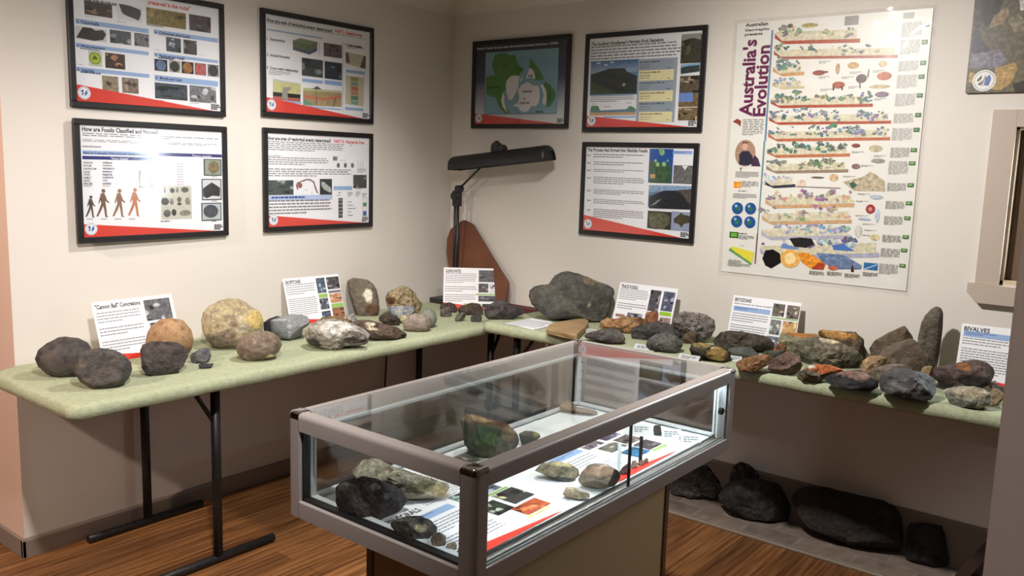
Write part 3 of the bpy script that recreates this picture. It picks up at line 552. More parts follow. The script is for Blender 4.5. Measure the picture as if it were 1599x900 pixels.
# large laminated wall chart
def chart():
    x0, x1, z0, z1 = 1.684, 2.478, 1.085, 2.18
    root = tag(empty('wall_chart', ((x0 + x1) / 2, 0, z0)), "large glossy laminated wall chart titled Australia's Evolution with landscape strips", 'poster')
    W, H = x1 - x0, z1 - z0
    p = Print(W, H, np.array([x0, -.006, z1]), UX_R, DN, 'q1', (232, 230, 222))
    MV = (104, 34, 78)
    p.crop = 'q1'
    for st, q0, q1, hh in (('Australian', (192, 144), (330, 140), .0145), ('Geographic', (188, 178), (340, 165), .0145), ('presents', (188, 206), (296, 196), .0135)):
        a = p.uv(q0); b_ = p.uv(q1); p.tm(st, a[0], a[1] - .001, b_[0], a[1] + hh)
    a = p.uv((142, 712)); b_ = p.uv((248, 240)); p.tm("Australia's", a[0] + .004, b_[1], a[0] + .068, a[1], MV, True)
    a = p.uv((225, 712)); b_ = p.uv((335, 275)); p.tm('Evolution', a[0] + .006, b_[1], a[0] + .066, a[1], MV, True)
    p.P([(350, 185), (362, 183), (318, 860), (306, 860)], (110, 140, 166)); p.l(176, 730, 300, 832, 10, (90, 90, 90)); p.P([(112, 745), (140, 725), (165, 740), (160, 775), (145, 760)], (150, 70, 60), .5)
    def strip(cx, x0, y0, x1, y1, base, veg, veg2, nv=26):
        p.crop = cx; hb = (y1 - y0)
        p.P([(x0, y1 - hb * .5), (x0 + 45, y1 - hb * .14), (x1, y1 - hb * .26), (x1, y1 - hb * .06), (x0 + 60, y1 + 2), (x0, y1 - hb * .25)], base, .35)
        p.P([(x0 + 5, y0 + hb * .45), (x1 - 20, y0 + hb * .3), (x1 - 20, y1 - hb * .24), (x0 + 50, y1 - hb * .15), (x0 + 5, y1 - hb * .5)], (214, 206, 180), .4)
        for k in range(nv):
            x = x0 + 10 + (x1 - x0 - 30) * random.random(); y = y0 + hb * random.uniform(.12, .62); r = hb * random.uniform(.07, .2)
            c = random.choice(veg); c = tuple(int(q * .72 + 190 * .28) for q in c)
            for kk in range(3):
                xx = x + random.uniform(-1.2, 1.2) * r; yy = y + random.uniform(-.8, .8) * r; r3 = r * random.uniform(.35, .8); c3 = tuple(max(0, min(255, q + random.randint(-22, 22))) for q in c)
                p.P([(xx + r3 * 1.4 * random.uniform(.5, 1.2) * math.cos(t_), yy + r3 * random.uniform(.5, 1.2) * math.sin(t_)) for t_ in [2 * PI * q / 7 for q in range(7)]], c3, .8)
    OR = (176, 84, 60); VG = [(70, 110, 90), (96, 128, 96), (60, 96, 110), (110, 124, 80)]; VB = [(80, 110, 140), (110, 140, 150), (70, 100, 100), (120, 110, 150)]; VT = [(190, 176, 130), (150, 140, 110), (110, 110, 96)]
    strip('q1', 370, 140, 892, 268, OR, VT, 0, 16); strip('q1', 364, 260, 1122, 360, (170, 100, 84), VT + [(60, 80, 60)], 0, 22); strip('q1', 358, 355, 550, 466, (206, 160, 110), [(84, 104, 110), (110, 140, 120)], 0, 14)
    strip('q1', 356, 470, 550, 545, (206, 190, 150), [(150, 150, 110), (130, 150, 170)], 0, 12); strip('q1', 345, 555, 970, 660, OR, VG, 0, 34); strip('q1', 335, 665, 1082, 762, OR, VB, 0, 40); strip('q1', 330, 762, 1076, 864, (190, 110, 80), VB + VG, 0, 40)
    p.crop = 'q1'
    for x, y, rx, ry, c in ((640, 445, 40, 16, (150, 80, 70)), (755, 420, 14, 34, (190, 160, 130)), (850, 400, 36, 20, (196, 160, 110)), (900, 480, 34, 28, (110, 90, 90)), (1040, 465, 46, 26, (186, 110, 84)), (760, 520, 40, 22, (170, 96, 76)), (1025, 578, 44, 18, (130, 110, 130)), (1010, 530, 66, 12, (196, 180, 140)), (580, 155, 50, 14, (170, 160, 100)), (1030, 390, 26, 20, (200, 180, 140)), (465, 158, 18, 14, (120, 110, 90)), (680, 440, 20, 6, (130, 70, 60))): p.disc(x, y, rx, c, .7, 12, ry)
    p.P([(935, 475), (942, 430), (950, 415), (944, 470)], (96, 84, 90)); p.P([(886, 505), (890, 540), (896, 540), (893, 505)], (70, 60, 60)); p.P([(725, 530), (722, 552), (732, 552), (738, 530)], (90, 50, 44)); p.P([(775, 530), (778, 552), (788, 550), (785, 528)], (90, 50, 44))
    p.r(800, 100, 880, 150, (150, 148, 142)); p.r(1158, 78, 1220, 110, (170, 168, 160))
    for x, y in ((640, 375), (640, 468), (780, 470), (830, 440), (650, 545), (820, 530), (970, 432), (980, 602)): p.l(x, y, x + 72, y + 14, 2, (130, 130, 130))
    for i, (y0, y1) in enumerate(((140, 222), (248, 330), (375, 435), (460, 540), (575, 650), (695, 755), (785, 862))):
        xx = 1150 - i * 10; p.l(xx, y0, xx + 118, y1, 12, (166, 164, 160), .5); p.r(xx + 130, y0 - 4, xx + 164, y0 + 22, (58, 100, 52)); p.r(xx + 136, y0 + 2, xx + 156, y0 + 14, (120, 160, 110))
    # lower half
    GP = [(60, 100, 84), (84, 124, 100), (50, 84, 70)]; PU = [(140, 100, 130), (180, 150, 150), (200, 170, 120)]; IC = [(170, 176, 196), (210, 212, 220), (140, 150, 180)]
    strip('q2', 308, 0, 795, 98, (190, 120, 80), GP, 0, 34); strip('q2', 305, 98, 785, 190, (150, 130, 110), [(84, 108, 76), (110, 120, 90)], 0, 26); strip('q2', 292, 190, 475, 276, (60, 60, 70), IC, 0, 8)
    strip('q2', 300, 285, 820, 394, (206, 164, 122), PU, 0, 24); strip('q2', 280, 380, 806, 490, (204, 166, 126), PU + [(160, 170, 130)], 0, 20); strip('q2', 276, 470, 800, 580, (180, 180, 196), IC + [(90, 130, 190)], 0, 22)
    strip('q2', 268, 556, 966, 690, (176, 176, 196), IC + [(90, 80, 120)], 0, 24); p.crop = 'q2'
    p.P([(750, 240), (860, 215), (920, 180), (1000, 235), (1000, 296), (820, 292)], (190, 176, 150), .8); p.P([(790, 250), (815, 238), (840, 260), (810, 280)], (60, 100, 84), .6)
    p.P([(440, 572), (500, 566), (570, 572), (588, 605), (540, 628), (470, 620)], (40, 38, 38), .8); p.P([(690, 610), (760, 605), (825, 648), (700, 640)], (80, 120, 190)); p.P([(400, 600), (480, 625), (500, 638), (390, 630)], (110, 140, 200))
    p.P([(282, 690), (300, 642), (345, 636), (386, 660), (392, 712), (335, 748), (300, 730)], (22, 18, 20)); p.disc(445, 690, 58, (236, 180, 96), .4, 20, 54); p.disc(445, 690, 34, (250, 224, 160), .2)
    p.P([(490, 650), (560, 660), (655, 720), (640, 756), (560, 745), (510, 710)], (232, 150, 50), .8); p.P([(600, 655), (760, 670), (865, 730), (860, 752), (700, 752), (620, 700)], (110, 130, 164), .9); p.P([(610, 712), (650, 720), (640, 756), (570, 752)], (176, 70, 40), .8); p.disc(695, 745, 30, (200, 110, 80), .6, 12, 14)
    p.P([(800, 768), (806, 730), (812, 725), (820, 768)], (60, 40, 40)); p.r(878, 712, 956, 760, (50, 110, 170), .2); p.P([(878, 748), (956, 722), (956, 728), (878, 756)], (170, 200, 220))
    for x, y in ((558, 760), (662, 764), (764, 776), (872, 768)): p.l(x, y, x + 86, y + 34, 5, (140, 138, 134), .6)
    for x, y, rx, ry, c in ((830, 28, 26, 12, (130, 70, 60)), (945, 45, 40, 20, (190, 180, 150)), (960, 118, 42, 14, (150, 150, 140)), (830, 150, 26, 16, (140, 110, 110)), (606, 215, 40, 6, (110, 100, 90)), (700, 215, 26, 22, (210, 180, 140)), (510, 250, 26, 24, (224, 200, 180)), (950, 330, 40, 14, (180, 190, 200)), (915, 400, 28, 28, (160, 60, 60)), (880, 460, 40, 8, (170, 180, 200)), (955, 440, 14, 40, (190, 200, 215)), (845, 530, 22, 36, (206, 204, 196)), (940, 565, 30, 18, (214, 200, 160))): p.disc(x, y, rx, c, .6, 12, ry)
    p.disc(915, 400, 12, (210, 150, 140)); p.P([(480, 265), (740, 275), (740, 281), (480, 270)], (140, 120, 130))
    for x, y in ((805, 62), (935, 85), (860, 142), (755, 205), (840, 308), (832, 350), (828, 434), (870, 484), (880, 520), (870, 550)): p.l(x, y, x + 74, y + 14, 2, (140, 140, 140))
    for i, (y0, y1) in enumerate(((40, 102), (118, 202), (246, 300), (352, 406), (440, 500), (550, 602), (628, 690), (718, 790))):
        xx = 1034 - i * 9.5; p.l(xx, y0, xx + 108, y1, 10, (166, 164, 160), .5); p.r(xx + 118, y0 + 2, xx + 152, y0 + 26, (72, 116, 60)); p.r(xx + 124, y0 + 7, xx + 144, y0 + 18, (150, 186, 130))
    p.disc(182, 72, 60, (176, 140, 120), .3, 24, 78); p.P([(145, 140), (148, 80), (165, 60), (205, 60), (225, 90), (228, 130), (200, 145)], (50, 48, 64), .5); p.disc(182, 32, 17, (214, 176, 150), 0, 14, 22); p.P([(164, 26), (170, 6), (196, 6), (201, 26), (190, 14), (174, 14)], (90, 60, 40)); p.P([(218, 148), (222, 110), (240, 84), (258, 104), (272, 150)], (70, 50, 74), .8)
    p.r(255, 0, 268, 0.5, (1, 1, 1)) if False else None
    p.r(268, 545, 276, 720, (130, 90, 110)) if False else None
    p.P([(290, 0), (300, 0), (258, 545), (252, 545)], (110, 150, 160)); p.P([(250, 545), (258, 545), (244, 720), (236, 720)], (130, 90, 100))
    p.t('T', 150, 158, 162, 180); p.l(126, 180, 262, 222, 5, (110, 110, 110)); p.r(116, 238, 156, 276, (230, 150, 50), .8); p.l(162, 236, 258, 276, 5); p.l(140, 292, 235, 304, 1, BK); p.l(112, 308, 252, 345, 4)
    for x, y in ((137, 395), (213, 397), (132, 472), (209, 477)): p.disc(x, y, 33, (34, 84, 150), .2, 24); p.disc(x, y + 2, 15, (50, 110, 90), .8, 9); p.disc(x - 8, y - 14, 8, (150, 190, 220), 0, 10)
    p.r(92, 532, 140, 570, (30, 60, 30)); p.r(98, 538, 134, 564, (110, 180, 60)); p.t('In search of', 146, 536, 192, 548); p.l(144, 552, 235, 585, 4)
    p.P([(92, 625), (120, 620), (235, 655), (218, 725)], (232, 220, 70)); p.P([(92, 628), (218, 715), (216, 728), (86, 640)], (90, 160, 90)); p.l(150, 612, 198, 620, 1); p.l(85, 695, 160, 725, 4); p.l(80, 712, 212, 748, 4)
    p.build('print', root, (0, -.004, H / 2))
    MB().box(-W / 2 - .012, W / 2 + .012, -.0085, -.0065 + .003, -.012, H + .012).build('laminate_sheet', M['film'], root) if False else None
    b = MB(); n = 26
    V = {}
    for i in range(n + 1):
        for j in range(n + 1):
            x = -W / 2 - .014 + (W + .028) * i / n; z = -.014 + (H + .028) * j / n
            wv = .0018 * math.sin(9 * x + 3 * z) + .0014 * math.sin(14 * z - 4 * x) + .0012 * math.sin(23 * x * z)
            V[i, j] = b.bm.verts.new((x, -.0105 + wv * min(1, min(i, n - i, 4) / 4), z))
    for i in range(n):
        for j in range(n): f = b.bm.faces.new((V[i, j], V[i + 1, j], V[i + 1, j + 1], V[i, j + 1])); f.smooth = True
    b.build('laminate_sheet', M['film'], root)
chart()

# unframed rock picture top right, with round sticker
def rockpic():
    x0, x1, z0, z1 = 2.62, 3.22, 1.857, 2.32
    root = tag(empty('picture_panel', ((x0 + x1) / 2, 0, z0)), 'unframed colour picture panel of rocks above the window, round club emblem in its corner', 'picture')
    W, H = x1 - x0, z1 - z0
    MB().box(-W / 2, W / 2, -.016, -.001, 0, H, .001, 1).build('board', M['back'], root)
    p = Print(W, H, np.array([x0, -.018, z1]), UX_R, DN, 'q3', (104, 98, 84))
    p.layer += 1; p.poly([(0, 0), (W, 0), (W, H), (0, H)], [(96, 90, 78), (120, 112, 92), (130, 118, 90), (92, 84, 66)], .8)
    for q, c in (([(300, 0), (360, 0), (330, 60), (340, 150), (300, 200)], (70, 60, 54)), ([(350, 0), (480, 0), (440, 90), (380, 160), (330, 120)], (62, 54, 48)), ([(300, 190), (330, 170), (350, 230), (400, 300), (330, 330), (285, 300)], (66, 62, 72)), ([(420, 90), (500, 40), (510, 80), (470, 140), (390, 165)], (140, 120, 94)),
                 ([(285, 320), (450, 290), (500, 350), (440, 400), (280, 400)], (116, 112, 122)), ([(430, 400), (540, 365), (560, 400), (530, 470), (460, 530), (400, 520)], (170, 138, 84)), ([(275, 420), (310, 430), (305, 490), (272, 480)], (170, 140, 80)), ([(530, 490), (600, 470), (600, 545), (540, 545)], (52, 44, 36)), ([(500, 120), (560, 80), (600, 120), (600, 180), (540, 190)], (128, 120, 100)), ([(570, 0), (600, 0), (600, 60), (575, 60)], (210, 206, 196))):
        p.P(q, c, .9)
    p.disc(362, 472, 69, (222, 222, 220), 0, 28)
    c = p.uv((362, 472)); r = abs(p.uv((431, 472))[0] - c[0])
    for k in range(30):
        a = 2 * PI * k / 30; p.disc(c[0] + r * .85 * math.cos(a), c[1] + r * .85 * math.sin(a), r * .05, (50, 60, 64), metric=True, n=5)
    p.P([(320, 470), (350, 440), (345, 462), (325, 478)], (50, 80, 60)); p.P([(324, 495), (356, 470), (338, 500)], (50, 80, 60)); p.P([(360, 500), (372, 455), (395, 438), (402, 462), (385, 500)], (80, 112, 170), .5); p.P([(345, 500), (370, 440), (374, 442), (350, 502)], (170, 110, 90))
    p.build('print', root, (0, -.0165, H / 2))
rockpic()

# ------------------------------------------------------------------ tables
def rr(x0, x1, y0, y1, r, n=6, r3=None):
    pts = []; q = r3 or r
    for cx, cy, a0, r in ((x1 - r, y1 - r, 0, r), (x0 + r, y1 - r, PI / 2, r), (x0 + q, y0 + q, PI, q), (x1 - r, y0 + r, 3 * PI / 2, r)):
        for k in range(n + 1): a = a0 + PI / 2 * k / n; pts.append((cx + r * math.cos(a), cy + r * math.sin(a)))
    # subdivide the straight runs
    out = []
    for i, p in enumerate(pts):
        q = pts[(i + 1) % len(pts)]; out.append(p); L = math.dist(p, q); m_ = int(L / .05)
        for k in range(1, m_): out.append((p[0] + (q[0] - p[0]) * k / m_, p[1] + (q[1] - p[1]) * k / m_))
    return out
ZL, ZR = .755, .785
def cloth(x0, x1, y0, y1, zt, label, rad=.05, r3=None):
    b = MB(); base = rr(x0, x1, y0, y1, rad, 6, r3); rings = []
    cx, cy = (x0 + x1) / 2, (y0 + y1) / 2
    prof = [(-.034, -.047), (-.012, -.049), (-.001, -.043), (.002, -.025), (-.003, -.008), (-.014, -.001), (-.032, 0)]
    for k, (d, z) in enumerate(prof):
        rg = []
        for i, (x, y) in enumerate(base):
            # outward direction
            a = base[i - 1]; c = base[(i + 1) % len(base)]; t = Vector((c[0] - a[0], c[1] - a[1])).normalized(); nx, ny = t.y, -t.x
            wv = .0022 * math.sin(i * .9) + .0016 * math.sin(i * 2.3 + 1)
            rg.append(b.bm.verts.new((x + nx * (d + (wv if k < 5 else 0)), y + ny * (d + (wv if k < 5 else 0)), zt + z + (wv * .8 if k < 4 else 0))))
        rings.append(rg)
    n = len(base)
    for A, B in zip(rings, rings[1:]):
        for i in range(n): b.bm.faces.new((A[i], A[(i + 1) % n], B[(i + 1) % n], B[i]))
    b.bm.faces.new(rings[-1])
    o = b.build('table_cover', M['felt'], smooth=70); tag(o, label, 'table cover', 'green fleece table covers'); recenter(o); return o
cloth(.012, .700, -2.475, -.012, ZL, 'green fleece cover on the left wall table, under the round stones', r3=.13)
cloth(.712, 3.12, -.556, -.012, ZR, 'green fleece cover on the right wall table, under the crowded rocks')
def table(x0, x1, y0, y1, zt, along, ends, depth_pos, label):
    root = tag(empty('trestle_table', ((x0 + x1) / 2, (y0 + y1) / 2, 0)), label, 'table', 'folding tables along the walls')
    inv = Matrix.Translation((-(x0 + x1) / 2, -(y0 + y1) / 2, 0))
    def part(mb, name, m_, sm=None): o = mb.build(name, m_, root, sm); o.matrix_parent_inverse = inv; return o
    part(MB().box(x0, x1, y0, y1, zt - .042, zt - .017, .004), 'tabletop', M['board'])
    for e, side in ends:
        for d, br in depth_pos:
            def P(a, h, off=0): return (d, e + a, h) if along == 'y' else (e + a, d, h)
            b = MB(); b.tube([P(0, .03), P(0, zt - .043)], .0175, 14); part(b, 'leg', M['steel'])
            b = MB(); b.tube([P(-.25 if along == 'y' else -.2, .018), P(-.19, .018), P(.25, .018)], .0165, 14); part(b, 'foot_bar', M['steel'])
            b = MB(); b.tube([P(0, zt - .21), P(side * br, zt - .045)], .009, 8); part(b, 'brace', M['steel'])
        b = MB(); da, db = depth_pos[0][0], depth_pos[1][0]
        Q = (lambda d, h: (d, e, h)) if along == 'y' else (lambda d, h: (e, d, h))
        b.tube([Q(da, zt - .055), Q(db, zt - .055)], .011, 8); part(b, 'cross_bar', M['steel'])
    return root
table(.055, .682, -2.43, -.03, ZL, 'y', ((-1.90, 1), (-.30, -1)), ((.06, .10), (.575, -.10)), 'folding trestle table with scuffed black tube legs along the left wall')
table(.73, 3.10, -.538, -.03, ZR, 'x', ((.84, 1), (3.03, -1)), ((-.09, .12), (-.42, .12)), 'folding trestle table with black legs along the right wall under the chart')

# ------------------------------------------------------------------ showcase
def showcase():
    X0, X1, Y0, Y1, ZB, ZT = 1.664, 2.275, -2.391, -1.133, .664, .93
    CX, CY = (X0 + X1) / 2, (Y0 + Y1) / 2
    root = tag(empty('display_case', (CX, CY, 0)), 'low glass showcase with aluminium rails and lit white deck in the foreground', 'display case')
    inv = Matrix.Translation((-CX, -CY, 0))
    def part(mb, name, m_, sm=None, par=None): o = mb.build(name, m_, par or root, sm); o.matrix_parent_inverse = inv; return o
    R = .042; H = .044
    def prof(h0, h1, rad):   # cross-section: (distance in from the outer face, height)
        arc = [(rad - rad * math.cos(a), h1 - rad + rad * math.sin(a)) for a in [PI / 2 * k / 7 for k in range(8)]]
        return [(0, h0)] + arc + [(.029, h1), (.029, h1 - .002), (.031, h1 - .006), (.031, h0)]
    for h0, h1, rad, nm in ((ZT - H, ZT, .013, 'top_rail'), (ZB, ZB + .042, .003, 'bottom_rail')):
        pf = prof(h0, h1, rad)
        part(MB().prism([(Y0 + a, z) for a, z in pf], 'x', X0 + R - .001, X1 - R + .001), nm, M['alu'], 35)
        part(MB().prism([(Y1 - a, z) for a, z in pf], 'x', X0 + R - .001, X1 - R + .001), nm, M['alu'], 35)
        part(MB().prism([(X0 + a, z) for a, z in pf], 'y', Y0 + R - .001, Y1 - R + .001), nm, M['alu'], 35)
        part(MB().prism([(X1 - a, z) for a, z in pf], 'y', Y0 + R - .001, Y1 - R + .001), nm, M['alu'], 35)
    def plan(cx, cy, sx, sy, e=0.0, rad=.014):   # square post with its outer corner rounded; (cx,cy) outer corner, sx,sy inward signs
        rad += e; p = [(cx + sx * (rad - e - rad * math.cos(a)), cy + sy * (rad - e - rad * math.sin(a))) for a in [PI / 2 * k / 8 for k in range(9)]]
        return p + [(cx + sx * (R + e), cy - sy * e), (cx + sx * (R + e), cy + sy * (R + e)), (cx - sx * e, cy + sy * (R + e))]
    for cx, sx in ((X0, 1), (X1, -1)):
        for cy, sy in ((Y0, 1), (Y1, -1)):
            part(MB().prism(plan(cx, cy, sx, sy), 'z', ZB, ZT - .014), 'corner_post', M['alu'], 35)
            b = MB(); rg = []
            for e, z in ((.0008, ZT - .014), (.0008, ZT - .008), (-.001, ZT - .003), (-.005, ZT + .0005), (-.009, ZT + .0012)): rg.append([b.bm.verts.new((x, y, z)) for x, y in plan(cx, cy, sx, sy, e)])
            n = len(rg[0])
            for A_, B_ in zip(rg, rg[1:]):
                for k in range(n): b.bm.faces.new((A_[k], A_[(k + 1) % n], B_[(k + 1) % n], B_[k]))
            b.bm.faces.new(rg[0]); b.bm.faces.new(rg[-1]); part(b, 'corner_cap', M['chrome'], 50)
    # glass
    g = .018
    part(MB().box(X0 + .030, X1 - .030, Y0 + .030, Y1 - .030, ZT - .0058, ZT - .0008), 'top_glass', M['topglass'])
    part(MB().box(X0 + R - .004, X1 - R + .004, Y0 + g, Y0 + g + .005, ZB + .040, ZT - R + .002), 'end_glass', M['glass'])
    part(MB().box(X0 + R - .004, X1 - R + .004, Y1 - g - .005, Y1 - g, ZB + .040, ZT - R + .002), 'end_glass', M['glass'])
    part(MB().box(X0 + g, X0 + g + .005, Y0 + R - .004, Y1 - R + .004, ZB + .040, ZT - R + .002), 'rear_glass', M['glass'])
    ym = -1.756
    part(MB().box(X1 - g - .004, X1 - g, Y0 + R - .004, ym + .012, ZB + .042, ZT - R + .001), 'sliding_glass', M['glass'])
    part(MB().box(X1 - g - .014, X1 - g - .010, ym - .012, Y1 - R + .004, ZB + .042, ZT - R + .001), 'sliding_glass', M['glass'])
    part(MB().box(X1 - g - .0052, X1 - g + .0012, ym + .010, ym + .016, ZB + .042, ZT - R), 'glass_edge_strip', M['seal'])
    part(MB().tube([(X1 - g, Y1 - R - .03, .80), (X1 - g + .012, Y1 - R - .03, .80)], .011, 16), 'lock', M['seal'])
    # seals: black gasket round each window, pale inner rim
    b = MB(); r = MB(); t = .007; zs0, zs1 = ZB + .042, ZT - R
    for (ax, c0, sgn) in (('y', Y0 + .010, 1), ('y', Y1 - .010, -1), ('x', X0 + .010, 1)):
        if ax == 'y':
            ya, yb = sorted((c0, c0 + sgn * .020)); r1, r2 = sorted((c0 + sgn * .022, c0 + sgn * .040))
            for mb, a0, a1, tt in ((b, ya, yb, t), (r, r1, r2, t * .9)):
                mb.box(X0 + R, X1 - R, a0, a1, zs0, zs0 + tt).box(X0 + R, X1 - R, a0, a1, zs1 - tt, zs1).box(X0 + R, X0 + R + tt, a0, a1, zs0, zs1).box(X1 - R - tt, X1 - R, a0, a1, zs0, zs1)
        else:
            for mb, a0, a1, tt in ((b, X0 + .010, X0 + .030, t), (r, X0 + .032, X0 + .05, t * .9)):
                mb.box(a0, a1, Y0 + R, Y1 - R, zs0, zs0 + tt).box(a0, a1, Y0 + R, Y1 - R, zs1 - tt, zs1).box(a0, a1, Y0 + R, Y0 + R + tt, zs0, zs1).box(a0, a1, Y1 - R - tt, Y1 - R, zs0, zs1)
    b.box(X1 - .016, X1 - .011, Y0 + R, Y1 - R, zs0, zs0 + .003).box(X1 - .044, X1 - .036, Y0 + R, Y1 - R, zs0, zs0 + .004)
    r.box(X1 - .010, X1 - .006, Y0 + R, Y1 - R, zs0, zs0 + .004).box(X1 - .036, X1 - .008, Y1 - R - .008, Y1 - R, zs0, zs1)
    part(b, 'gasket', M['seal']); part(r, 'inner_rim', M['rim'])
    part(MB().box(X0 + .006, X1 - .006, Y0 + .006, Y1 - .006, ZB + .028, .7), 'deck', M['deck'])
    # light strips under the long top rails
    for xs in (X1 - .043,):
        hs = part(MB().box(xs, xs + .011, Y0 + R + .02, Y1 - R - .02, ZT - .040, ZT - .030, .001, 1), 'light_strip', M['rim'])
        df = MB().box(xs + .001, xs + .010, Y0 + R + .022, Y1 - R - .022, ZT - .0408, ZT - .0402).build('diffuser', M['led'], hs)
    # pedestal
    a, c, d, e = 1.85, 2.222, -2.3, -1.437
    part(MB().box(a + .004, c - .004, d + .004, e - .004, 0, ZB), 'pedestal_panel', M['panel'])
    for x in (a, c - .022):
        for y in (d, e - .022): part(MB().box(x, x + .022, y, y + .022, 0, ZB, .002), 'pedestal_edge', M['panel_edge'])
    return root
showcase()

# ------------------------------------------------------------------ desk lamp
def desk_lamp():
    bx, by = .155, -.115
    root = tag(empty('desk_lamp', (bx, by, ZL)), 'black jointed desk lamp with long tubular hood standing in the corner', 'lamp')
    inv = Matrix.Translation((-bx, -by, -ZL))
    def part(mb, name, m_, sm=None): o = mb.build(name, m_, root, sm); o.matrix_parent_inverse = inv; return o
    part(MB().box(.035, .235, -.20, -.045, ZL, ZL + .03, .004), 'base', M['lamp'])
    ex, ey, ez = .163, -.115, 1.375
    b = MB(); b.tube([(.135, ey, ZL + .028), (.138, ey, ez - .01)], .0065, 10).tube([(.170, ey - .01, ZL + .028), (.168, ey - .01, ez - .03)], .0085, 10); part(b, 'upright', M['lamp'])
    b = MB(); b.tube([(ex - .012, ey - .026, ez - .02), (ex - .012, ey + .012, ez - .02)], .024, 18); b.tube([(ex + .01, ey - .024, ez + .02), (ex + .01, ey + .01, ez + .02)], .02, 18); b.box(ex - .03, ex + .02, ey - .02, ey + .008, ez - .075, ez + .01, .004); part(b, 'elbow', M['lamp'])
    hx, hy, hz = .475, -.15, 1.595
    b = MB(); b.tube([(ex + .012, ey - .012, ez + .02), (hx - .03, hy + .01, hz + .005)], .0055, 10); part(b, 'arm', M['lamp'])
    b = MB(); b.tube([(hx - .02, hy - .02, hz + .03), (hx - .02, hy + .02, hz + .03)], .024, 16).tube([(hx + .02, hy - .02, hz + .025), (hx + .02, hy + .015, hz + .025)], .017, 16).box(hx - .05, hx + .045, hy - .016, hy + .012, hz - .002, hz + .03, .004).box(hx - .03, hx - .012, hy - .012, hy + .01, hz + .03, hz + .062, .004); part(b, 'swivel', M['lamp'])
    # hood: long trough with rounded back, 0.65 m long
    b = MB(); A = Vector((.150, -.15, 1.528)); B = Vector((.800, -.15, 1.600)); d = (B - A).normalized(); up = Vector((-d.z, 0, d.x)); rings = []
    prof = [(-.058, -.034), (-.060, -.02), (-.054, .012), (-.036, .032), (-.012, .040), (.018, .040), (.042, .028), (.056, .004), (.060, -.034), (.055, -.034), (.05, .0), (.034, .022), (-.03, .024), (-.05, -.0), (-.054, -.034)]
    for t in [0, .012, .03, .5, .97, .988, 1]:
        k = .8 if t in (0, 1) else (.94 if t in (.012, .988) else 1); c = A + (B - A) * t
        rings.append([b.bm.verts.new(c + Vector((0, 1, 0)) * y_ * k + up * (z_ + .034) * k - up * .034) for y_, z_ in prof])
    for P_, Q in zip(rings, rings[1:]):
        for i in range(len(P_)): b.bm.faces.new((P_[i], P_[(i + 1) % len(P_)], Q[(i + 1) % len(P_)], Q[i]))
    for rg in (rings[0], rings[-1]): b.bm.faces.new(rg)
    b.bm.faces.new([b.bm.verts.new(v.co) for v in rings[1][:9]]); b.bm.faces.new([b.bm.verts.new(v.co) for v in rings[-2][:9]])
    part(b, 'lamp_hood', M['lamp'], 50)
    b = MB(); b.tube([tuple(A + (B - A) * .05 + up * -.012), tuple(A + (B - A) * .95 + up * -.012)], .009, 10); part(b, 'tube', M['clear'])
    # cord over the table edge down to the floor
    cu = [(.10, -.19, ZL + .008), (.2, -.35, ZL + .006), (.45, -.52, ZL + .006)]
    return root
desk_lamp()
b = MB(); b.tube([(.02, -.50, .70), (.022, -.51, .5), (.03, -.53, .3), (.05, -.57, .12), (.09, -.6, .008), (.18, -.62, .006)], .0045, 8)
o = b.build('power_cord', M['cord'], smooth=60); tag(o, 'thin black cord hanging below the left table near the corner', 'cord'); recenter(o)

# ------------------------------------------------------------------ information cards
CARDW, CARDH = .297, .21
def card(x, y, z, yaw, lean, sc, label, draw, W=CARDW, H=CARDH, name='information_card', group='white information cards leaning behind the rocks', th=.003):
    W, H = W * sc, H * sc
    root = tag(empty(name, (x, y, z), yaw, label, 'card', group))
    # local frame: x right, z up along card tilted back by lean
    R = Matrix.Rotation(-lean, 4, 'X')
    u = MB().box(0, W, 0.0004, th, 0, H); o = u.build('board', M['paper'], root); o.matrix_local = R
    p = Print(W, H); p.k = (W / CARDW, H / CARDH); draw(p)
    o2 = p.build('print', root, (0, 0, 0)); o2.matrix_local = R @ Matrix.Translation((W / 2, 0, H / 2))
    return root
def cd_common(p, title, tw, photos, lines=((.12, .5), (.55, .82)), strips=(), blue=None, sub=None, lw=.58, band=True):
    W, H = p.W, p.H
    y = .05
    p.tm(title, .03 * W, .045 * H, (.03 + tw) * W, .125 * H)
    if sub: p.tm(sub, .03 * W, .15 * H, .6 * W, .185 * H)
    if blue: p.rm(.03 * W, blue * H, lw * W, (blue + .1) * H, BLUE); p.linesm(.05 * W, (blue + .02) * H, .4 * W, (blue + .08) * H, 2, (60, 80, 150))
    for a, b_ in lines: p.linesm(.03 * W, a * H, lw * W, b_ * H, max(2, int((b_ - a) * 24)), (128, 128, 134), .36)
    for (x0, y0, x1, y1, c, c2) in photos: p.photom(x0 * W, y0 * H, x1 * W, y1 * H, c, c2, 5)
    for (x0, y0, x1, y1, c) in strips: p.rm(x0 * W, y0 * H, x1 * W, y1 * H, c)
    if band:
        p.layer += 1; p.poly([(0, .86 * H), (.93 * W, H), (0, H)], RED); p.disc(.04 * W, .94 * H, .035 * H, WH, metric=True)
GN = (150, 190, 100)
card(.205, -2.13, ZL, 1.605, .325, 1.114, 'white card titled "Cannon Ball" Concretions behind the round stones', lambda p: cd_common(p, '"Cannon Ball" Concretions', .55, ((.62, .06, .96, .42, (96, 96, 100), None), (.64, .46, .84, .8, (60, 60, 62), (150, 154, 158)), (.87, .46, .99, .6, (130, 128, 120), None)), ((.18, .38), (.44, .6), (.66, .86)), ((.6, .78, .7, .86, (60, 100, 170)),)))
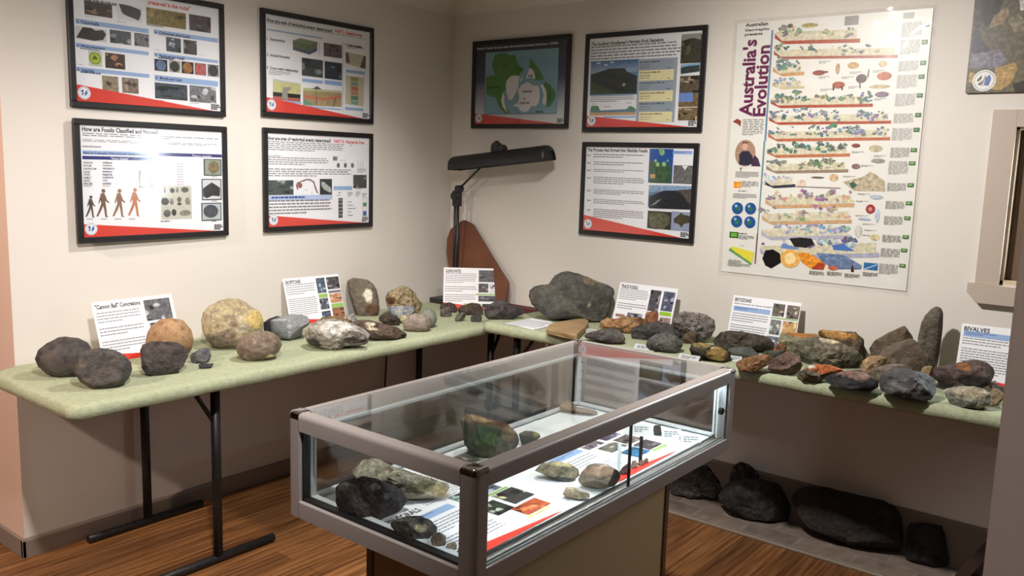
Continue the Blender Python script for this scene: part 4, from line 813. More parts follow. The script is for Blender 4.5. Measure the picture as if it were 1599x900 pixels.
card(.082, -1.181, ZL, 1.509, .30, 1.075, 'white card titled DROPSTONES leaning against the left wall', lambda p: cd_common(p, 'DROPSTONES', .27, ((.57, .05, .73, .38, (84, 96, 110), None), (.76, .05, .99, .32, (80, 78, 80), None), (.57, .5, .73, .74, (90, 94, 104), None), (.77, .42, .99, .62, (190, 140, 108), (210, 170, 140)), (.57, .78, .73, .98, (84, 92, 112), None), (.77, .74, .99, .97, (150, 106, 76), (110, 70, 60))), ((.14, .38), (.44, .86)), ((.57, .4, .73, .48, GN), (.76, .35, .99, .4, (120, 120, 124)), (.77, .64, .99, .73, GN)), lw=.54))
card(.221, -.287, ZL + .002, .731, .2, 1.05, 'white card titled GLENDONITES in the corner in front of the lamp', lambda p: cd_common(p, 'GLENDONITES', .27, ((.61, .05, .97, .34, (84, 80, 86), (110, 108, 116)), (.61, .38, .78, .6, (84, 76, 74), None), (.8, .38, .97, .6, (210, 208, 214), (50, 44, 80)), (.61, .68, .97, .82, (78, 76, 82), None), (.68, .88, .8, 1.0, (48, 52, 56), None)), ((.14, .4), (.46, .62), (.66, .86)), ((.57, .63, .97, .66, GN), (.36, .88, .66, .96, GN))))
card(1.205, -.156, ZR, .043, .333, 1.029, 'white card titled TRACE FOSSILS behind the orange rock', lambda p: cd_common(p, 'TRACE FOSSILS', .3, ((.56, .09, .74, .56, (82, 78, 86), None), (.78, .09, .97, .52, (88, 92, 110), None), (.24, .66, .5, .95, (108, 108, 120), None), (.55, .66, .76, .95, (150, 96, 60), None), (.8, .66, .98, .98, (150, 130, 124), (190, 170, 170))), ((.14, .4), (.46, .62)), ((.56, .58, .74, .63, (140, 138, 140)), (.78, .54, .97, .62, (150, 196, 50)), (.04, .72, .2, .78, (150, 120, 110))), lw=.54))
card(1.777, -.117, ZR, .028, .284, 1.023, 'white card titled BRYOZOANS with blue bar and stone photos', lambda p: cd_common(p, 'BRYOZOANS', .25, ((.61, .07, .78, .33, (100, 92, 84), None), (.81, .07, .99, .34, (110, 100, 90), None), (.61, .4, .76, .7, (120, 122, 120), None), (.79, .4, .99, .64, (196, 156, 104), (220, 190, 140)), (.59, .74, .76, 1, (110, 112, 124), None), (.79, .7, .99, .9, (40, 52, 100), None)), ((.36, .56), (.6, .8), (.84, .96)), ((.6, .35, .99, .37, GN),), blue=.22, sub='(Also known as "lace corals")'))
card(2.705, -.125, ZR, .04, .28, 1.04, 'white card titled BIVALVES leaning near the door jamb', lambda p: cd_common(p, 'BIVALVES', .28, ((.86, .1, .99, .34, (70, 66, 80), None), (.84, .4, .99, .6, (80, 50, 36), (190, 140, 100)), (.84, .66, .99, .86, (80, 76, 74), None)), ((.24, .38), (.42, .86)), ((.84, .9, .99, .97, GN),), blue=.12, lw=.76))
# loose sheet flat on the table
def flat_sheet(pts, z, name, label, cat, draw=None, th=.0012, group=None):
    b = MB(); b.prism([(p[0], p[1]) for p in pts], 'z', z, z + th); o = b.build(name, M['paper']); tag(o, label, cat, group); recenter(o)
    if draw:
        c = o.location
        A, B, D = [Vector((q[0], q[1])) for q in (pts[0], pts[1], pts[3])]   # A top-left, B top-right, D bottom-left of the print
        W, H = (B - A).length, (D - A).length; p = Print(W, H); draw(p)
        ang = math.atan2((B - A).y, (B - A).x); ctr = (B + D) / 2
        q = p.build('print', o, (ctr.x - c.x, ctr.y - c.y, th + .0003)); q.rotation_euler = (-PI / 2, 0, ang)
    return o
def ls(p): p.linesm(.06 * p.W, .08 * p.H, .94 * p.W, .92 * p.H, 9, (150, 150, 156))
P_ = [onz(*q, ZR) for q in ((830, 498), (862, 503), (833, 516), (792, 506))]
flat_sheet([P_[3], P_[0], P_[1], P_[2]], ZR + .001, 'printed_sheet', 'white typed sheet lying flat on the green cover by the tan slab', 'paper', ls)
def tent(c, yaw, w, h, z, label, tilt=.5):
    """small folded paper label, an upside-down V"""
    root = tag(empty('folded_label', (c[0], c[1], z), yaw, label, 'label', 'small folded paper labels'))
    d = h * math.tan(tilt) ; b = MB(); t = .0008
    b.prism([(-d, 0), (0, h), (d, 0), (d - t, 0), (0, h - 2 * t), (-d + t, 0)], 'x', -w / 2, w / 2); b.build('fold', M['labelcard'], root)
    p = Print(w * .92, h / math.cos(tilt) * .9, bg=(186, 190, 190)); p.linesm(.1 * p.W, .2 * p.H, .9 * p.W, .8 * p.H, 3, (70, 70, 76), .5)
    o = p.build('print', root, (0, 0, 0)); o.matrix_local = Matrix.Translation((0, -d / 2 - .0006, h / 2)) @ Matrix.Rotation(-tilt, 4, 'X')
    return root
TL = (('x', 1008, 546, 'folded white label in front of the round dark stone by the case', .09, .02), ('x', 1077, 562, 'folded white label in front of the brown-black block, by the case corner', .085, .02), ('x', 924, 519, 'small white label between the tan slab and dark flat rock', .05, .014),
      ('x', 1149, 563, 'small white label left of the orange-brown rock', .05, .018), ('x', 1368, 594, 'tiny white label beside the black oval rock', .03, .014), ('x', 1566, 611, 'small white label at the right end below the bivalves card', .07, .018))
for _, x, y, lb, w_, h_ in TL:
    q = onz(x, y, ZR); tent(q, .15, w_, h_, ZR, lb, .9)

# ------------------------------------------------------------------ rocks
def vnoise(P, seed):
    P = P + seed * 17.31; I = np.floor(P).astype(np.int64); f = P - I; f = f * f * (3 - 2 * f); out = 0
    def h(i, j, k):
        n = (i * 374761393 + j * 668265263 + k * 2147483647 + seed * 1013904223) & 0xffffffff
        n = ((n ^ (n >> 13)) * 1274126177) & 0xffffffff; n = n ^ (n >> 16); return (n & 0xffff) / 65535.0
    for a in (0, 1):
        for b_ in (0, 1):
            for c in (0, 1):
                w_ = (f[:, 0] if a else 1 - f[:, 0]) * (f[:, 1] if b_ else 1 - f[:, 1]) * (f[:, 2] if c else 1 - f[:, 2])
                out = out + w_ * h(I[:, 0] + a, I[:, 1] + b_, I[:, 2] + c)
    return out * 2 - 1
def fbm(P, seed, oct_=4, gain=.5):
    s, a = 0, 1
    for o_ in range(oct_): s = s + a * vnoise(P * 2 ** o_, seed + o_); a *= gain
    return s
ICO = {}
def ico(n):
    if n not in ICO:
        b_ = bmesh.new(); bmesh.ops.create_icosphere(b_, subdivisions=n, radius=1); b_.verts.ensure_lookup_table()
        ICO[n] = (np.array([v.co[:] for v in b_.verts]), [tuple(v.index for v in f.verts) for f in b_.faces]); b_.free()
    return ICO[n]
RSEED = [0]
def rock(label, crop, pts, zt, cols, depth=.8, box=.75, rough=.06, fac=5, tex=.6, mat_='rock', patches=(), at=None, sub=None, name='rock', group=None, sink=.09, cat='rock', flat=False, cs=9):
    """pts: the rock's outline measured in the photo; it becomes a solid with real depth resting at height zt"""
    RSEED[0] += 1; sd = RSEED[0]; rnd = np.random.RandomState(sd)
    px = np.array([cpx(crop, p) for p in pts]); x, y = px[:, 0], px[:, 1]; x2, y2 = np.roll(x, -1), np.roll(y, -1); cr = x * y2 - x2 * y; A = cr.sum() / 2
    c = np.array([((x + x2) * cr).sum() / (6 * A), ((y + y2) * cr).sum() / (6 * A)])
    d0 = ray(*c); wv = -d0 / np.linalg.norm(d0); uv_ = np.cross(np.array([0, 0, 1.]), wv); uv_ /= np.linalg.norm(uv_); vv = np.cross(wv, uv_)
    o2 = []
    for q in px:
        d = ray(*q); d = d * (np.dot(d0, d0) / np.dot(d, d0)); e = d - d0; o2.append((np.dot(e, uv_), np.dot(e, vv)))
    o2 = np.array(o2)                      # outline per unit ray length
    V, F = ico(sub or 4); V = V.copy()
    # random spin so that grid does not align
    th = np.arctan2(V[:, 1], V[:, 0]); rho = np.hypot(V[:, 0], V[:, 1])
    R_ = np.zeros(len(th)); a, b_ = o2, np.roll(o2, -1, 0); ct, st = np.cos(th), np.sin(th)
    for (ax, ay), (bx, by) in zip(a, b_):
        ex, ey = bx - ax, by - ay; den = ct * ey - st * ex
        with np.errstate(divide='ignore', invalid='ignore'):
            t = (ax * ey - ay * ex) / den; s_ = (ax * st - ay * ct) / den
        ok = (t > 0) & (s_ >= -1e-6) & (s_ <= 1 + 1e-6) & np.isfinite(t); R_ = np.where(ok & (t > R_), t, R_)
    R_ = np.where(R_ == 0, R_[R_ > 0].mean(), R_)
    size = math.sqrt(abs(np.ptp(o2[:, 0]) * np.ptp(o2[:, 1])))
    rp = rho ** box
    L = np.stack([R_ * rp * ct, R_ * rp * st, np.sign(V[:, 2]) * np.abs(V[:, 2]) ** box * size * .5 * depth], 1)
    # flat facets on the faces that look up, down or towards us
    for k in range(fac):
        n = rnd.normal(size=3); n[2] = abs(n[2]) * 1.6 + .5; n /= np.linalg.norm(n)
        if rnd.rand() < .3: n[2] *= -1
        pr = L @ n; lim = pr.max() * rnd.uniform(.58, .86); ex = np.maximum(pr - lim, 0); L = L - np.outer(ex * .97, n)
    nz = fbm(L / size * 4.2, sd, 6, .62); nz2 = 1 - np.abs(fbm(L / size * 3.0, sd + 50, 4, .6)) * 1.7
    N = L / np.maximum(np.linalg.norm(L, axis=1, keepdims=True), 1e-9)
    amp = (nz * .55 + nz2 * .25 - .12) * rough * size * (1.35 if fac else 1.0)
    edge = .35 + .65 * (1 - rp ** 3)
    L = L + N * (amp * edge)[:, None]
    W3 = lambda D: D * (L[:, 0:1] * uv_ + L[:, 1:2] * vv + L[:, 2:3] * wv)
    base = W3(1.0); zmin = base[:, 2].min(); zr = np.ptp(base[:, 2]); off = zmin + sink * zr
    if at is None:
        # CP.z + D*d0.z + D*off = zt
        D = (zt - CP[2]) / (d0[2] + off)
    elif at[0] == 'x': D = (at[1] - CP[0]) / d0[0]
    else: D = (at[1] - CP[1]) / d0[1]
    # d0 has length |d0|; L is measured per unit of D
    Wd = W3(D) + CP + d0 * D
    cen = CP + d0 * D
    if at is not None and Wd[:, 2].min() > zt:       # bring the hidden lower half down to the table
        lo = Wd[:, 2].min(); k = (cen[2] - zt + .002) / (cen[2] - lo); low = Wd[:, 2] < cen[2]; Wd[low, 2] = cen[2] - (cen[2] - Wd[low, 2]) * k
    Wd[:, 2] = np.maximum(Wd[:, 2], zt + .0004)
    if group == GS:
        Wd[:, 0] = np.clip(Wd[:, 0], 1.705, 2.238); Wd[:, 1] = np.clip(Wd[:, 1], -2.368, -1.17)
    Wd[:, 0] = np.maximum(Wd[:, 0], .004); Wd[:, 1] = np.minimum(Wd[:, 1], -.004 if zt > .3 else -.016)
    # colour: the stone's own minerals
    c1, c2, c3 = [np.array(lin(q)) * .84 for q in (cols + cols[-1:] * 2)[:3]]
    c1, c2, c3 = [c_ * .8 + c_.mean() * .2 for c_ in (c1, c2, c3)]
    m1 = np.clip(fbm(L / size * cs * .35, sd + 9, 4) * .9 + .5, 0, 1)[:, None]; m2 = np.clip((fbm(L / size * cs, sd + 31, 4) - .15) * 2.2, 0, 1)[:, None]
    Cc = c1 * (1 - m1) + c2 * m1; Cc = Cc * (1 - m2 * .8) + c3 * m2 * .8
    for (qx, qy, rx, ry, pc) in patches:
        a0 = np.array(cpx(crop, (qx, qy))); d = ray(*a0); d = d * (np.dot(d0, d0) / np.dot(d, d0)) - d0; sc_ = CROPS[crop][2]
        kx = rx / sc_ / CF * np.linalg.norm(d0) ** 1; ky = ry / sc_ / CF * np.linalg.norm(d0)
        rr_ = np.hypot((L[:, 0] - np.dot(d, uv_)) / kx, (L[:, 1] - np.dot(d, vv)) / ky) + fbm(L / size * 8, sd + 77, 3) * .28
        mk = np.clip((1.06 - rr_) / .16, 0, 1)[:, None] * (L[:, 2:3] > -.25 * size); Cc = Cc * (1 - mk) + np.array(lin(pc)) * mk
    me = bpy.data.meshes.new(name)
    org = np.array([(Wd[:, 0].min() + Wd[:, 0].max()) / 2, (Wd[:, 1].min() + Wd[:, 1].max()) / 2, Wd[:, 2].min()])
    me.from_pydata((Wd - org).tolist(), [], F); ca = me.color_attributes.new('Col', 'FLOAT_COLOR', 'POINT')
    ca.data.foreach_set('color', np.hstack([Cc, np.full((len(Cc), 1), tex)]).astype(np.float32).ravel()); me.materials.append(M[mat_])
    for p in me.polygons: p.use_smooth = True
    me.set_sharp_from_angle(angle=math.radians(30 if fac else 80))
    o = bpy.data.objects.new(name, me); COL.objects.link(o); o.location = Vector(org.tolist()); tag(o, label, cat, group); return o
GL, GC, GRR, GS, GF = 'stones on the left table', 'small rocks in the corner of the tables', 'rocks on the right table', 'specimens inside the glass case', 'large rocks on the floor pavers'
DARK = [(74, 66, 64), (92, 82, 76), (58, 52, 52)]; BR = [(124, 102, 84), (142, 120, 100), (98, 80, 66)]
# --- left table
rock('large dark oval stone at the far left end of the left table', 'A', [(195, 470), (215, 420), (265, 380), (330, 350), (370, 345), (440, 352), (490, 375), (512, 405), (520, 450), (495, 530), (440, 575), (330, 582), (265, 560), (215, 515)], ZL, DARK, .95, .95, .03, 0, .35, 'rockfine', sub=5, name='oval_stone', group=GL, cat='stone')
rock('dark cracked round stone in front of the large oval one', 'A', [(415, 480), (440, 440), (500, 415), (570, 408), (640, 418), (700, 450), (738, 490), (746, 530), (725, 580), (690, 615), (600, 642), (510, 640), (450, 600), (415, 550)], ZL, [(80, 76, 76), (98, 92, 88), (110, 98, 82)], .95, .92, .04, 1, .5, 'rock', sub=5, name='round_stone', group=GL, cat='stone')
rock('orange-brown ball stone standing behind a dark half stone', 'A', [(818, 370), (828, 320), (850, 285), (900, 250), (960, 237), (1030, 255), (1075, 305), (1090, 360), (1078, 415), (1045, 455), (985, 490), (890, 500), (840, 470), (820, 420)], ZL, [(168, 126, 78), (186, 142, 92), (140, 100, 62)], 1, 1, .02, 0, .4, 'rockfine', at=('x', .325), sub=5, name='ball_stone', group=GL, cat='stone')
rock('dark broken half stone in front of the orange-brown ball', 'A', [(788, 430), (800, 390), (850, 370), (920, 372), (1000, 378), (1045, 410), (1058, 450), (1030, 510), (980, 555), (900, 572), (830, 565), (795, 520)], ZL, [(78, 70, 68), (94, 86, 80), (64, 58, 56)], .7, .8, .05, 3, .5, 'rock', sub=5, name='half_stone', group=GL, cat='stone')
rock('small grey angular stone between the half stone and the cream ball', 'B', [(80, 700), (90, 665), (150, 635), (200, 615), (240, 635), (250, 680), (230, 725), (180, 738), (100, 738)], ZL, [(84, 84, 88), (108, 108, 112)], .9, .8, .05, 5, .4, name='small_stone', group=GL, cat='stone')
rock('tiny dark flake in front of the small grey angular stone', 'B', [(150, 748), (180, 735), (240, 742), (272, 735), (262, 760), (235, 777), (180, 780), (152, 768)], ZL, [(70, 68, 72), (90, 88, 92)], .8, .8, .05, 3, .4, name='stone_flake', group=GL, cat='stone')
rock('largest cream-yellow ball stone with rough lower face', 'B', [(170, 400), (185, 340), (230, 290), (300, 250), (380, 230), (450, 235), (520, 265), (560, 295), (612, 315), (645, 355), (660, 410), (655, 470), (620, 530), (560, 600), (470, 640), (330, 640), (260, 612), (205, 550), (178, 480)], ZL, [(188, 168, 122), (202, 184, 140), (156, 140, 112)], .95, .98, .045, 0, .55, 'rock', patches=((590, 400, 60, 70, (200, 176, 112)), (330, 560, 130, 60, (140, 126, 108)), (490, 470, 45, 22, (190, 182, 160))), sub=5, name='ball_stone', group=GL, cat='stone')
rock('brown rounded cobble at the front edge before the cream ball', 'B', [(445, 610), (460, 560), (520, 510), (600, 485), (680, 485), (740, 500), (785, 540), (800, 590), (780, 640), (740, 690), (660, 722), (560, 728), (490, 705), (452, 660)], ZL, [(128, 108, 90), (144, 124, 104), (164, 144, 118)], .9, .9, .035, 0, .5, 'rock', patches=((715, 682, 34, 10, (210, 196, 160)),), sub=5, name='cobble', group=GL, cat='stone')
rock('black stone mostly hidden behind the grey block', 'B', [(655, 420), (700, 390), (760, 368), (815, 375), (830, 430), (740, 487), (660, 484)], ZL, [(46, 46, 50), (62, 62, 66)], .8, .7, .03, 2, .3, at=('x', .16), name='dark_stone', group=GL, cat='stone')
rock('blue-grey block with pale vein lines', 'B', [(712, 405), (750, 388), (800, 370), (870, 355), (950, 358), (1000, 375), (1018, 402), (1010, 440), (965, 470), (958, 522), (870, 557), (800, 548), (718, 490)], ZL, [(128, 132, 136), (142, 146, 148), (116, 120, 124)], .9, .45, .02, 4, .25, 'rockfine', patches=((860, 470, 6, 80, (176, 180, 178)), (780, 400, 60, 5, (170, 174, 174))), sub=5, name='block_stone', group=GL, cat='stone')
rock('large pale crystalline rock with dark underside on the left table', 'C', [(265, 620), (280, 580), (330, 530), (400, 500), (480, 490), (560, 497), (640, 520), (720, 550), (780, 575), (795, 620), (772, 690), (690, 700), (600, 705), (540, 728), (480, 735), (400, 715), (320, 690), (275, 655)], ZL, [(166, 158, 144), (190, 184, 172), (104, 94, 84)], .9, .8, .08, 5, .9, patches=((520, 560, 130, 45, (206, 204, 196)), (340, 680, 70, 40, (72, 66, 60)), (660, 660, 90, 30, (84, 78, 72))), sub=5, name='crystalline_rock', group=GL)
rock('yellow and brown speckled rock behind the pale crystalline rock', 'C', [(395, 505), (410, 478), (470, 468), (540, 470), (600, 485), (650, 505), (600, 540), (420, 530)], ZL, [(170, 136, 76), (120, 96, 70), (90, 76, 60)], .9, .8, .08, 3, .9, at=('x', .27), name='speckled_rock', group=GL)
rock('standing grey-brown stone with a white oval patch', 'C', [(608, 200), (615, 170), (650, 162), (700, 175), (770, 185), (810, 215), (840, 260), (856, 330), (862, 400), (862, 450), (840, 478), (780, 484), (700, 490), (680, 450), (650, 360), (620, 270)], ZL, [(118, 106, 88), (132, 120, 102), (98, 86, 70)], .45, .6, .03, 3, .45, patches=((777, 308, 34, 52, (236, 230, 208)), (810, 420, 55, 55, (96, 72, 56))), sub=5, name='standing_stone', group=GL, cat='stone')
rock('yellow-brown pitted boulder near the corner on the left table', 'C', [(915, 320), (935, 275), (980, 255), (1050, 235), (1100, 255), (1140, 290), (1165, 335), (1205, 370), (1207, 410), (1180, 445), (1100, 470), (1000, 460), (930, 410), (918, 360)], ZL, [(164, 144, 100), (180, 160, 116), (116, 92, 66)], .9, .85, .09, 2, .9, patches=((950, 350, 40, 32, (96, 64, 46)),), at=('x', .24), sub=5, name='pitted_rock', group=GL)
rock('blue-white mottled rock in front of the pitted boulder', 'C', [(935, 400), (960, 390), (1060, 386), (1135, 395), (1142, 430), (1090, 480), (1050, 508), (1020, 508), (960, 460)], ZL, [(164, 168, 168), (110, 124, 150), (190, 180, 150)], .7, .7, .08, 4, .9, patches=((1050, 480, 30, 22, (200, 186, 140)),), at=('x', .37), name='mottled_rock', group=GL)
rock('small dark rounded rock left of the taupe pebble', 'C', [(855, 480), (880, 455), (930, 448), (1000, 465), (1028, 500), (1020, 542), (960, 550), (900, 535), (860, 508)], ZL, [(76, 64, 54), (96, 80, 64), (60, 50, 44)], .9, .85, .07, 3, .7, name='dark_rock', group=GL)
rock('flat brown rock with two white patches', 'C', [(640, 520), (700, 498), (780, 500), (860, 520), (930, 540), (1000, 555), (1050, 590), (1085, 605), (1085, 630), (1020, 642), (900, 657), (800, 650), (770, 620), (700, 570)], ZL, [(104, 82, 70), (120, 98, 82), (86, 68, 58)], 1.1, .7, .05, 4, .6, patches=((790, 532, 34, 14, (232, 222, 196)), (810, 572, 40, 12, (226, 214, 186)), (1055, 625, 30, 15, (34, 32, 34))), name='flat_rock', group=GL, sub=5)
rock('smooth taupe cobble at the right end of the left table', 'C', [(1045, 520), (1080, 470), (1140, 445), (1210, 455), (1262, 480), (1270, 540), (1240, 587), (1150, 598), (1070, 582), (1047, 555)], ZL, [(142, 126, 112), (158, 142, 126), (124, 110, 98)], .9, .92, .02, 0, .4, 'rockfine', sub=5, name='cobble', group=GL, cat='stone')
rock('grey-green cobble tucked behind the smooth taupe cobble', 'C', [(1180, 450), (1210, 415), (1260, 408), (1300, 440), (1315, 490), (1300, 535), (1260, 572), (1200, 560)], ZL, [(116, 122, 108), (132, 136, 120)], .9, .9, .02, 0, .4, 'rockfine', name='cobble', group=GL, cat='stone')
rock('pale translucent lump at the foot of the standing stone', 'C', [(590, 500), (610, 465), (660, 448), (690, 480), (685, 515), (620, 520)], ZL, [(150, 148, 138), (180, 178, 168), (120, 118, 108)], .8, .8, .08, 4, .8, at=('x', .2), name='crystal_lump', group=GL)
# --- corner
rock('small red-brown rock at the left foot of the glendonites card', 'D', [(230, 500), (240, 475), (300, 460), (350, 475), (372, 510), (360, 545), (300, 540), (240, 530)], ZL, [(86, 66, 60), (104, 80, 70), (60, 50, 50)], .8, .8, .1, 5, .6, name='small_rock', group=GC)
rock('grey lumpy pebble in front of the small red-brown rock', 'D', [(235, 560), (240, 520), (265, 498), (310, 495), (328, 520), (325, 565), (290, 578), (245, 575)], ZL, [(92, 86, 78), (110, 102, 92)], .9, .8, .1, 4, .5, name='small_rock', group=GC)
rock('flat jagged dark rock under the middle of the glendonites card', 'D', [(365, 520), (400, 490), (480, 465), (540, 475), (570, 510), (575, 550), (520, 568), (450, 555), (380, 550)], ZL, [(84, 70, 60), (100, 84, 72), (62, 54, 50)], .9, .7, .09, 5, .6, name='small_rock', group=GC)
rock('slim upright grey pebble in front of the jagged dark rock', 'D', [(350, 590), (365, 555), (410, 538), (440, 550), (430, 585), (390, 614), (358, 614)], ZL, [(96, 96, 86), (112, 112, 100)], .9, .85, .06, 2, .4, name='pebble', group=GC, cat='stone')
rock('small charcoal pebble nearest the table corner', 'D', [(472, 580), (490, 562), (550, 556), (564, 585), (550, 616), (500, 617), (475, 602)], ZL, [(70, 66, 66), (86, 80, 78)], .9, .8, .07, 4, .4, name='pebble', group=GC, cat='stone')
rock('black angular peaked rock at the junction of the two tables', 'D', [(578, 520), (620, 480), (670, 450), (710, 430), (750, 450), (775, 490), (830, 490), (890, 520), (890, 555), (840, 572), (800, 600), (700, 605), (620, 597), (590, 568)], ZR, [(58, 50, 52), (76, 66, 66), (44, 40, 42)], .7, .6, .08, 7, .5, 'shiny', sub=5, name='angular_rock', group=GC)
# leaning brown slab in the corner
pts = [ony(*q, -.05) for q in ((697, 372), (704, 358), (722, 344), (736, 351), (768, 400), (797, 441), (796, 480), (716, 474), (708, 425), (700, 395))]
b = MB(); zb = ZL + .002; A_ = []
for k, off in ((0, 0), (1, -.028)):
    rg = []
    for i, q in enumerate(pts):
        z = max(q[2], zb) if i not in (6, 7) else zb
        lean = (1.24 - z) * -.10
        rg.append(b.bm.verts.new((max(q[0], .03), -.02 + lean + off, z)))
    A_.append(rg)
n = len(pts); b.bm.faces.new(A_[0]); b.bm.faces.new(A_[1][::-1])
for i in range(n): b.bm.faces.new((A_[0][i], A_[1][i], A_[1][(i + 1) % n], A_[0][(i + 1) % n]))
bmesh.ops.bevel(b.bm, geom=b.bm.edges[:], offset=.003, segments=1, affect='EDGES')
M['slab'] = mat('rust_brown_slab', (116, 70, 46), .7, bump=(18, .6, .01), var=(5, (98, 58, 40)))
o = b.build('rock_slab', M['slab'], smooth=40); tag(o, 'tall rust-brown pointed slab leaning in the corner behind the lamp', 'rock slab'); recenter(o)
q = [onz(*p_, ZR + .02) for p_ in ((786, 468), (826, 474), (842, 487), (818, 487))]
b = MB(); b.box(-.145, .145, -.033, .033, 0, .028, .002, 1); o = b.build('timber_plinth', M['lampred']); o.location = (.56, -.10, ZL + .0006); o.rotation_euler = (0, 0, -.06)
o.location.x = .545; o.location.y = -.05; o.rotation_euler.z = 0; tag(o, 'dark maroon flat block lying between the leaning slab and the large grey boulder', 'block')
# --- right table
rock('largest grey boulder with a notched top left of the trace fossils card', 'E', [(120, 260), (130, 220), (170, 190), (230, 175), (280, 178), (300, 140), (330, 100), (380, 80), (440, 73), (520, 90), (600, 120), (680, 155), (740, 175), (790, 205), (798, 235), (772, 290), (765, 340), (745, 410), (700, 458), (620, 465), (560, 448), (420, 440), (330, 447), (270, 430), (210, 380), (150, 320)], ZR, [(98, 96, 88), (112, 108, 98), (82, 80, 74)], .55, .6, .04, 6, .6, patches=((420, 195, 10, 8, (200, 200, 196)), (600, 330, 6, 22, (160, 154, 130)), (610, 140, 90, 30, (128, 116, 92))), sub=5, name='boulder', group=GRR, at=('y', -.19))
top = [onz(*cpx('E', q), ZR + .032)[:2] for q in ((268, 512), (288, 482), (345, 464), (420, 452), (500, 440), (562, 437), (596, 452), (588, 478), (560, 512), (506, 560), (440, 552), (350, 532))]
b = MB(); cx_, cy_ = sum(q[0] for q in top) / len(top), sum(q[1] for q in top) / len(top); rg = []
for k, z in ((.94, 0), (1.0, .006), (1.01, .024), (.985, .031)):
    rg.append([b.bm.verts.new((cx_ + (q[0] - cx_) * (k + .012 * math.sin(5.1 * i_ + z * 90)), cy_ + (q[1] - cy_) * (k + .012 * math.sin(3.7 * i_ + z * 70)), ZR + .0005 + z)) for i_, q in enumerate(top)])
for A_, B_ in zip(rg, rg[1:]):
    for k in range(len(top)): b.bm.faces.new((A_[k], A_[(k + 1) % len(top)], B_[(k + 1) % len(top)], B_[k]))
b.bm.faces.new(rg[0]); b.bm.faces.new(rg[-1])
M['sandstone'] = mat('tan_sandstone', (158, 132, 94), .85, bump=(60, .8, .004), var=(14, (140, 114, 78)))
o = b.build('sandstone_slab', M['sandstone']); tag(o, 'flat tan sandstone slab beside the white sheet', 'rock', GRR); recenter(o)
rock('flat dark grey rock with orange specks behind the case rim', 'E', [(550, 570), (600, 545), (700, 525), (770, 512), (840, 525), (865, 560), (887, 600), (860, 637), (780, 637), (680, 612), (560, 590)], ZR, [(84, 84, 84), (98, 96, 94), (130, 100, 76)], .9, .7, .05, 5, .6, name='flat_rock', group=GRR)
rock('long orange rock in front of the trace fossils card', 'E', [(680, 510), (690, 460), (740, 430), (800, 440), (880, 418), (960, 430), (1040, 440), (1060, 470), (1010, 495), (960, 515), (930, 560), (880, 555), (840, 530), (760, 515)], ZR, [(178, 122, 68), (196, 150, 98), (130, 100, 70)], .9, .7, .09, 6, .8, sub=5, name='orange_rock', group=GRR, at=('y', -.25))
rock('small bright rust rock against the foot of the trace fossils card', 'E', [(1035, 440), (1040, 400), (1090, 380), (1138, 385), (1140, 430), (1120, 470), (1050, 470)], ZR, [(186, 116, 64), (150, 90, 56)], .8, .8, .08, 4, .7, at=('y', -.20), name='rust_rock', group=GRR)
rock('dark knobbly rock behind the round dark stone', 'E', [(930, 570), (940, 530), (1000, 490), (1080, 465), (1160, 465), (1250, 490), (1310, 530), (1332, 570), (1300, 605), (1230, 600), (1130, 600), (1060, 620), (1000, 632), (950, 612)], ZR, [(78, 74, 72), (94, 88, 84), (60, 58, 58)], .8, .75, .12, 5, .8, sub=5, name='knobbly_rock', group=GRR, at=('y', -.29))
rock('round dark grey stone with ridges beside the case rim', 'E', [(1040, 640), (1060, 600), (1120, 560), (1200, 542), (1280, 570), (1325, 610), (1332, 650), (1290, 712), (1180, 702), (1060, 677)], ZR, [(94, 92, 88), (110, 106, 98), (78, 76, 74)], .9, .85, .05, 2, .7, sub=5, name='round_stone', group=GRR, cat='stone')
rock('grey-pink knobbly shell rock right of the trace fossils card', 'E', [(1250, 440), (1290, 400), (1350, 388), (1440, 395), (1520, 415), (1575, 450), (1578, 510), (1550, 560), (1500, 600), (1430, 610), (1400, 570), (1330, 560), (1260, 500)], ZR, [(128, 118, 112), (154, 144, 136), (90, 84, 82)], .8, .75, .13, 3, .9, sub=5, name='shell_rock', group=GRR, at=('y', -.22))
rock('small brown wedge rock below the grey-pink shell rock', 'E', [(1328, 605), (1340, 560), (1390, 530), (1432, 560), (1432, 615), (1390, 645), (1334, 640)], ZR, [(128, 98, 66), (100, 82, 64)], .8, .7, .08, 4, .7, name='wedge_rock', group=GRR)
rock('long dark layered rock in front of the bryozoans card', 'F', [(250, 450), (300, 435), (360, 410), (440, 408), (560, 410), (650, 430), (760, 445), (820, 480), (842, 520), (830, 562), (740, 577), (660, 565), (560, 555), (450, 560), (380, 545), (280, 495)], ZR, [(76, 70, 60), (98, 88, 72), (54, 48, 44)], .7, .55, .1, 7, .8, sub=5, name='layered_rock', group=GRR, at=('y', -.24))
rock('black and tan blocky rock near the back corner of the case', 'F', [(105, 560), (115, 510), (160, 503), (240, 503), (300, 518), (390, 538), (425, 560), (482, 582), (482, 650), (420, 667), (330, 652), (200, 622), (120, 602)], ZR, [(66, 58, 50), (80, 70, 58), (54, 48, 42)], .8, .5, .07, 6, .7, patches=((250, 525, 80, 22, (140, 122, 76)), (370, 600, 80, 60, (146, 120, 70)), (325, 548, 16, 8, (214, 206, 180))), sub=5, name='blocky_rock', group=GRR)
rock('blue-grey oblong stone in front of the layered rock', 'F', [(440, 582), (470, 550), (560, 540), (650, 540), (680, 570), (715, 600), (700, 628), (600, 634), (470, 614)], ZR, [(88, 90, 86), (100, 102, 96)], .8, .75, .03, 3, .4, name='oblong_stone', group=GRR, cat='stone')
